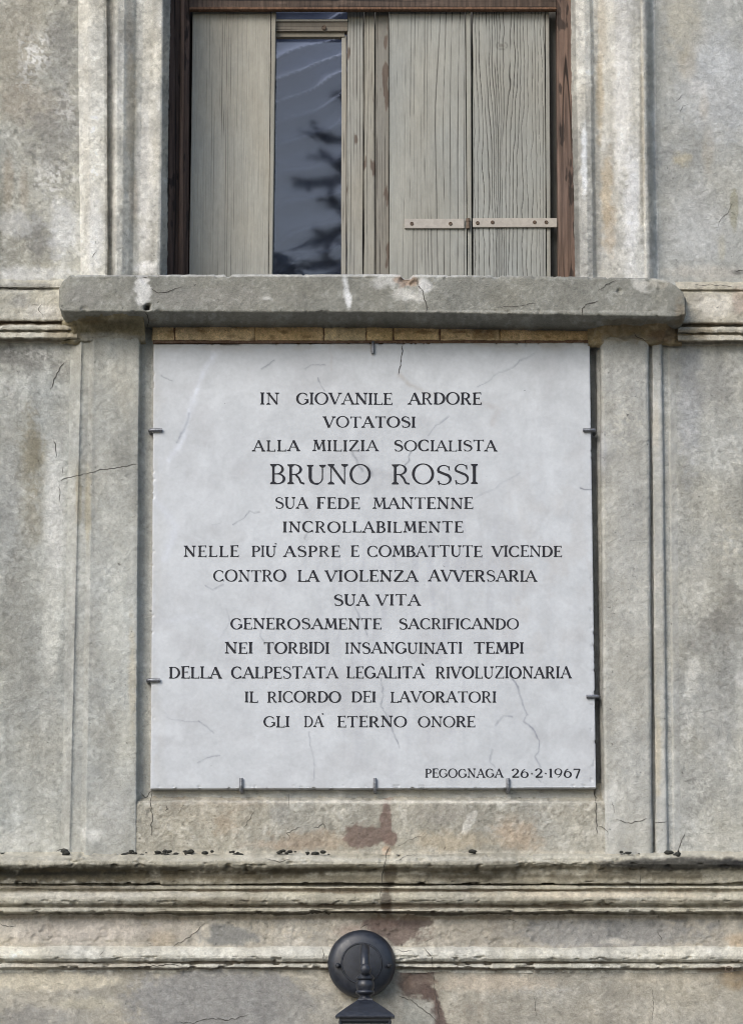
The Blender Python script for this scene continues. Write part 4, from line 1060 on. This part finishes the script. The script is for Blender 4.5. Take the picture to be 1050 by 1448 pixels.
ctrl = [(-.056, z_b - .002), (-.075, z_b), (-.092, z_b + .010), (-.103, z_b + .028), (-.118, z_b + .046), (-.142, z_t - .001), (-.170, z_t - .006), (-.192, z_t - .020), (-.203, z_t - .038), (Yl, zl(1384))]
# smooth with Catmull-Rom
cp = [Vector((ax - .001, y, z)) for y, z in ctrl]
for i in range(len(cp) - 1):
    p0, p1, p2, p3 = cp[max(i - 1, 0)], cp[i], cp[i + 1], cp[min(i + 2, len(cp) - 1)]
    for k in range(6):
        t = k / 6
        pts.append(.5 * ((2 * p1) + (p2 - p0) * t + (2 * p0 - 5 * p1 + 4 * p2 - p3) * t * t + (3 * p1 - p0 - 3 * p2 + p3) * t ** 3))
pts.append(cp[-1])
tube('arm', pts, [.0115] * 6 + [.0105] * (len(pts) - 6), M_LAMP, lamp, 20)
p = W(516.5, 1371, Yl - .018)
lathe('boss', [(0, .010), (.007, .009), (.0115, .005), (.0135, -.001), (.0125, -.016)], (p[0], p[1], p[2]), 'y', M_LAMP, lamp, 8)
# collar
s1 = 1 / 646.0
def H_(py): return zl(py) - zl(1438)
col = [(0, 1377), (8.5, 1377.5), (10, 1379.5), (12, 1382), (13, 1383.5), (12.6, 1385), (10.5, 1386.5), (12.4, 1389), (13.0, 1393), (12.6, 1397), (11.2, 1400.5), (13.0, 1402), (13.4, 1403.8), (12.6, 1405.5), (8.8, 1407.5), (7.8, 1410), (9, 1413), (11.5, 1415)]
lathe('collar', [(r * s1, H_(py)) for r, py in col], (ax, Yl, zl(1438)), 'z', M_LAMP, lamp, 36)
def sqloft(name, rows, mat, smooth=False):
    """rows (half width, height): four sided loft"""
    V, F = [], []
    for hw, h in rows:
        for sx, sy in ((-1, -1), (1, -1), (1, 1), (-1, 1)): V.append((ax + sx * hw, Yl + sy * hw, zl(1438) + h))
    for i in range(len(rows) - 1):
        for k in range(4):
            l = (k + 1) % 4; F.append((i * 4 + k, i * 4 + l, (i + 1) * 4 + l, (i + 1) * 4 + k))
    o = mesh_obj(name, V, F, mat, lamp, smooth=smooth); return finish(o)
sqloft('roof', [(.002, H_(1412)), (.0150, H_(1412.8)), (.0160, H_(1415)), (.0300, H_(1421)), (.0430, H_(1427)), (.0445, H_(1427.8)), (.0545, H_(1432.5)), (.0620, H_(1437)), (.0635, H_(1438.5)), (.0632, -.0035), (.057, -.0035), (.054, -.002), (.002, .002)], M_LAMP)
hb = .15
sqloft('top_frame', [(.054, -.0035), (.0555, -.005), (.0555, -.010), (.052, -.014), (.048, -.014)], M_LAMP)
for sx in (-1, 1):
    for sy in (-1, 1):
        a = Vector((ax + sx * .053, Yl + sy * .053, zl(1438) - .010)); b = Vector((ax + sx * .038, Yl + sy * .038, zl(1438) - hb))
        tube('corner_bar', [a, b], .0035, M_LAMP, lamp, 8)
for k in range(4):
    sx, sy = [(0, -1), (1, 0), (0, 1), (-1, 0)][k]
    def q(wd, h, s):
        return (ax + (sx * wd if sx else s * wd), Yl + (sy * wd if sy else s * wd), zl(1438) + h)
    V = [q(.051, -.012, -1), q(.051, -.012, 1), q(.036, -hb + .004, 1), q(.036, -hb + .004, -1)]
    V2 = [(ax + (v[0] - ax) * .96, Yl + (v[1] - Yl) * .96, v[2]) for v in V]
    mesh_obj('glass_panel', V + V2, [(0, 1, 2, 3), (7, 6, 5, 4), (0, 4, 5, 1), (1, 5, 6, 2), (2, 6, 7, 3), (3, 7, 4, 0)], M_LGLASS, lamp, smooth=False)
sqloft('base', [(.002, -hb + .004), (.042, -hb + .004), (.044, -hb), (.040, -hb - .008), (.026, -hb - .016), (.010, -hb - .026), (.006, -hb - .040), (.001, -hb - .046)], M_LAMP)
lathe('bulb', [(0, -.035), (.012, -.036), (.013, -.055), (.024, -.078), (.027, -.095), (.020, -.112), (0, -.12)], (ax, Yl, zl(1438)), 'z', M_BULB, lamp, 20)

# small wire loop at the right end of the small moulding
wl = W(1030, 1371, -.03)
e = tag(empty('wire_loop', tuple(wl)), 'tiny twisted wire loop hanging on the lower moulding at far right', 'wire')
lp = [Vector((wl[0] + .008 * math.cos(a) * (1 + .2 * math.sin(2 * a)), wl[1] + .003 * math.sin(a), wl[2] + .006 * math.sin(a))) for a in np.linspace(0, 2 * math.pi, 20)]
tube('loop', lp, .0011, M_RUST, e, 6); tube('tail', [lp[0], lp[0] + Vector((.006, .006, -.003)), lp[0] + Vector((.010, .022, -.001))], .001, M_RUST, e, 6)

# ==================================================================== cracks and dark clumps on the plaster
def build_bvh():
    out = []
    for V, F, o in BV:
        out.append((BVHTree.FromPolygons(V.tolist(), F.tolist(), all_triangles=False), o))
    return out
CR = [  # (points, width px)
 ([(590, 393), (591, 403), (597, 412), (599, 422), (602, 432), (602, 442)], 1.5), ([(212, 403), (216, 410), (224, 414), (234, 413), (247, 408), (256, 405)], 1.1), ([(822, 446), (822, 436), (827, 431), (838, 428), (846, 425)], 1.3),
 ([(845, 411), (852, 406), (862, 400), (872, 395)], 1.1), ([(700, 434), (718, 433), (738, 431), (758, 429)], .9), ([(205, 440), (209, 450), (209, 462)], 1.6), ([(200, 390), (207, 392), (215, 388)], 1.4),
 ([(72, 551), (75, 543), (78, 533), (84, 520), (92, 512)], 1.3), ([(83, 682), (88, 677), (96, 675), (112, 672), (128, 668), (145, 664), (166, 661), (195, 656)], 1.0),
 ([(76, 619), (79, 632), (80, 648)], 1.2), ([(85, 684), (84, 697), (85, 712)], .9), ([(88, 660), (87, 672)], .8),
 ([(870, 1159), (880, 1161), (889, 1165), (897, 1162), (906, 1160), (915, 1157)], 1.2), ([(924, 1162), (944, 1162)], .9), ([(842, 1114), (841, 1126), (843, 1140), (842, 1160), (844, 1180)], 1.5),
 ([(846, 1168), (854, 1171), (860, 1180)], 1.2), ([(864, 1132), (867, 1140), (868, 1150)], .9), ([(551, 1196), (546, 1208), (544, 1222), (541, 1236), (540, 1250)], 1.3), ([(540, 1250), (537, 1268), (538, 1280)], .9),
 ([(214, 1118), (213, 1135), (215, 1152), (214, 1182)], 1.2), ([(215, 1119), (205, 1128), (199, 1120)], 1.4), ([(234, 1138), (238, 1145), (230, 1148)], 1), ([(443, 1170), (450, 1171), (456, 1165), (460, 1172)], 1.3),
 ([(411, 1186), (405, 1178), (420, 1172), (427, 1168)], .9), ([(408, 1122), (409, 1140)], .9), ([(244, 1340), (256, 1332), (268, 1325), (280, 1316), (284, 1308)], 1.1), ([(0, 1307), (10, 1311), (22, 1310)], 1.2),
 ([(140, 1352), (147, 1344)], 1), ([(598, 1340), (604, 1348), (610, 1354), (611, 1362), (613, 1374)], 1.4), ([(250, 1446), (275, 1447), (298, 1440), (322, 1443), (350, 1437)], 1.2), ([(178, 1370), (200, 1367), (225, 1366), (245, 1364), (258, 1367)], 1.3),
 ([(508, 1314), (513, 1310), (522, 1307)], 1.4), ([(560, 1342), (570, 1346), (582, 1343)], 1.1), ([(563, 1408), (575, 1413), (585, 1417), (597, 1428), (610, 1438), (618, 1446)], 1.1), ([(612, 1374), (614, 1395), (618, 1420), (620, 1445)], .8),
 ([(456, 1340), (458, 1350), (457, 1362)], 1.1), ([(560, 1218), (570, 1212), (590, 1208)], .9), ([(955, 142), (961, 138), (965, 133)], .9), ([(1015, 320), (1020, 308), (1030, 300), (1034, 285)], .8), ([(1033, 300), (1045, 303)], .7),
 ([(130, 364), (133, 358), (136, 355)], 1.3), ([(205, 205), (207, 210)], .8), ([(895, 470), (900, 476), (908, 479), (916, 482)], 1.3), ([(905, 1235), (905, 1248), (904, 1262)], .7),
 ([(920, 1395), (924, 1420), (921, 1446)], .6), ([(755, 1405), (757, 1440)], .6), ([(0, 405), (20, 408), (45, 409), (66, 405)], 1.2), ([(980, 403), (1005, 402), (1035, 404)], .9), ([(1040, 384), (1050, 381)], 2.2), ([(60, 428), (54, 436), (60, 446)], .9),
 ([(960, 160), (966, 150), (975, 146)], .7), ([(968, 1178), (962, 1195), (956, 1206)], 1.2), ([(80, 1205), (90, 1200), (98, 1202)], 1.6), ([(569, 487), (568.6, 500), (566, 512), (564.5, 522), (563, 530)], 1.4),
 ([(600, 1180), (580, 1187), (560, 1198)], .5), ([(360, 1146), (352, 1160), (345, 1172)], .9), ([(375, 1215), (395, 1220), (410, 1216)], 1), ([(612, 1325), (600, 1334)], .8), ([(715, 1300), (730, 1303)], .8), ([(930, 1318), (935, 1330)], 1.2),
]
bvhs = build_bvh()
CAMP = Vector((0, CAMY, CAMZ))
def hit(px, py):
    tgt = Vector(W(px, py, 0)); d = (tgt - CAMP).normalized(); best = None
    for b, o in bvhs:
        h = b.ray_cast(CAMP, d, 12)
        if h[0] is not None and (best is None or h[3] < best[2]): best = (h[0], h[1], h[3], o)
    return best, d
rng = np.random.RandomState(3)
for ci, (pts, wd) in enumerate(CR):
    path = []; wd *= .75
    for a, b in zip(pts[:-1], pts[1:]):
        L = math.hypot(b[0] - a[0], b[1] - a[1]); n = max(2, int(L / 1.6))
        for k in range(n): path.append((a[0] + (b[0] - a[0]) * k / n, a[1] + (b[1] - a[1]) * k / n))
    path.append(pts[-1]); path = np.array(path)
    s = np.arange(len(path))
    off = 1.1 * (vn(s * .35, s * 0 + ci, 5) * 2 - 1) + .5 * (vn(s * .9, s * 0 + ci, 6) * 2 - 1)
    tan = np.gradient(path, axis=0); tan /= np.linalg.norm(tan, axis=1, keepdims=True) + 1e-9
    nor = np.stack([-tan[:, 1], tan[:, 0]], 1); path = path + nor * off[:, None]
    V, F = [], []; owner = None; prev = False
    def flush():
        if F: mesh_obj('crack', V, None, M_CRACK, owner.parent if owner.parent else owner, polys=F, smooth=False)
    for i, p in enumerate(path):
        tp = min(1, min(i, len(path) - 1 - i) / 5 + .25)
        w2 = wd * tp * (.55 + .8 * vn(np.array([i * .5]), np.array([ci * 3.3]), 8)[0]) / 2
        ha, d = hit(*(p + nor[i] * w2)); hb_, d2 = hit(*(p - nor[i] * w2))
        if ha is None or hb_ is None or abs(ha[2] - hb_[2]) > .02:
            flush(); V, F = [], []; owner = None; prev = False; continue
        k = len(V); V.append(tuple(ha[0] - d * .0009)); V.append(tuple(hb_[0] - d2 * .0009))
        if prev: F.append((k - 2, k - 1, k + 1, k))
        prev = True; owner = ha[3] if owner is None else owner
    flush()

# dark moss clumps on the ledge above the cornice
def blob(c, r, sq):
    bm = bmesh.new(); bmesh.ops.create_icosphere(bm, subdivisions=2, radius=1)
    for v in bm.verts:
        n = 1 + .35 * (random.random() - .5); v.co = Vector((c[0] + v.co.x * r * sq * n, c[1] + v.co.y * r * n, c[2] + v.co.z * r * .75 * n))
    bm.verts.index_update()
    V = [v.co[:] for v in bm.verts]; F = [[v.index for v in f.verts] for f in bm.faces]; bm.free(); return V, F
V, F = [], []
for px0, px1, n in ((174, 208, 9), (220, 245, 9), (246, 252, 2), (257, 270, 6), (325, 342, 5), (388, 418, 8), (432, 448, 5), (455, 470, 2), (78, 100, 3), (870, 910, 6), (935, 960, 4), (665, 672, 2), (280, 300, 2)):
    for k in range(n):
        px = random.uniform(px0, px1); p = W(px, 1207.5, -.045)
        v, f = blob((p[0], random.uniform(-.06, -.03), p[2] + random.uniform(-.004, .006)), random.uniform(.0018, .0066), random.uniform(.8, 1.7)); b0 = len(V)
        V += v; F += [[i + b0 for i in q] for q in f]
o = mesh_obj('moss', V, None, M_MOSS, polys=F); tag(o, 'dark dry moss clumps along the cornice ledge', None, None, 'stuff')

# ==================================================================== spruce standing across the pavement, seen mirrored in the window glass
tree = empty('spruce_tree', (-.11, -10.5, -.14))
tag(tree, 'dark spruce tree mirrored in the window glass', 'tree')
def spruce():
    P = [Vector((-.11 + .02 * math.sin(z), -10.5, z)) for z in np.linspace(-.14, 8.2, 24)]
    V, F = tube_data(P, [max(.012, .14 * (1 - i / 23.5)) for i in range(24)], 12)
    finish(mesh_obj('trunk', V, None, M_BARK, tree, polys=F), 60)
    V, F = [], []; BVt, BFt = [], []
    def needles(a, b, r, dens):
        ax_ = (b - a); L = ax_.length; ax_.normalize()
        ref = Vector((0, 0, 1)) if abs(ax_.z) < .9 else Vector((1, 0, 0)); u = ax_.cross(ref).normalized(); v = ax_.cross(u)
        for i in range(int(L * dens)):
            t = random.random(); th = random.random() * 6.283
            d = (u * math.cos(th) + v * math.sin(th)) * .9 + ax_ * .7; d.normalize()
            c = a + (b - a) * t; tip = c + d * r * (1.1 - .4 * t)
            s = d.cross(ax_).normalized() * .0045
            k = len(V); V.extend([tuple(c - s), tuple(c + s), tuple(tip)]); F.append((k, k + 1, k + 2))
    rnd = random.Random(5)
    z = 2.0
    while z < 8.1:
        n = 4; Lb = .16 + .42 * (8.2 - z); a0 = rnd.random() * 6.28
        for k in range(n):
            a = a0 + 2 * math.pi * k / n + rnd.uniform(-.25, .25); L = Lb * rnd.uniform(.6, 1.1)
            p0 = Vector((-.11, -10.5, z)); dirv = Vector((math.cos(a), math.sin(a), rnd.uniform(-.15, .45)))
            p1 = p0 + dirv * L
            v_, f_ = tube_data([p0, (p0 + p1) / 2 + Vector((0, 0, -.03)), p1], [.025, .016, .006], 6); b0 = len(BVt)
            BVt.extend(v_); BFt.extend([tuple(i + b0 for i in q) for q in f_])
            needles(p0 + dirv * L * .1, p1, .052, 900)
            for j in range(3):
                t = rnd.uniform(.3, .85); q0 = p0 + (p1 - p0) * t
                side = Vector((-dirv.y, dirv.x, 0)) * rnd.choice((-1, 1)); q1 = q0 + (dirv * .7 + side * .7 + Vector((0, 0, rnd.uniform(-.3, .3)))) * L * .35
                v_, f_ = tube_data([q0, q1], [.010, .005], 5); b0 = len(BVt); BVt.extend(v_); BFt.extend([tuple(i + b0 for i in q) for q in f_])
                needles(q0, q1, .046, 800)
        z += rnd.uniform(.22, .34)
    mesh_obj('branches', BVt, None, M_BARK, tree, polys=BFt)['kind'] = 'stuff'
    mesh_obj('crown', V, None, M_NEEDLE, tree, polys=F, smooth=False)
    print('needles', len(F))
spruce()
print('verts', sum(len(o.data.vertices) for o in bpy.data.objects if o.type == 'MESH'))
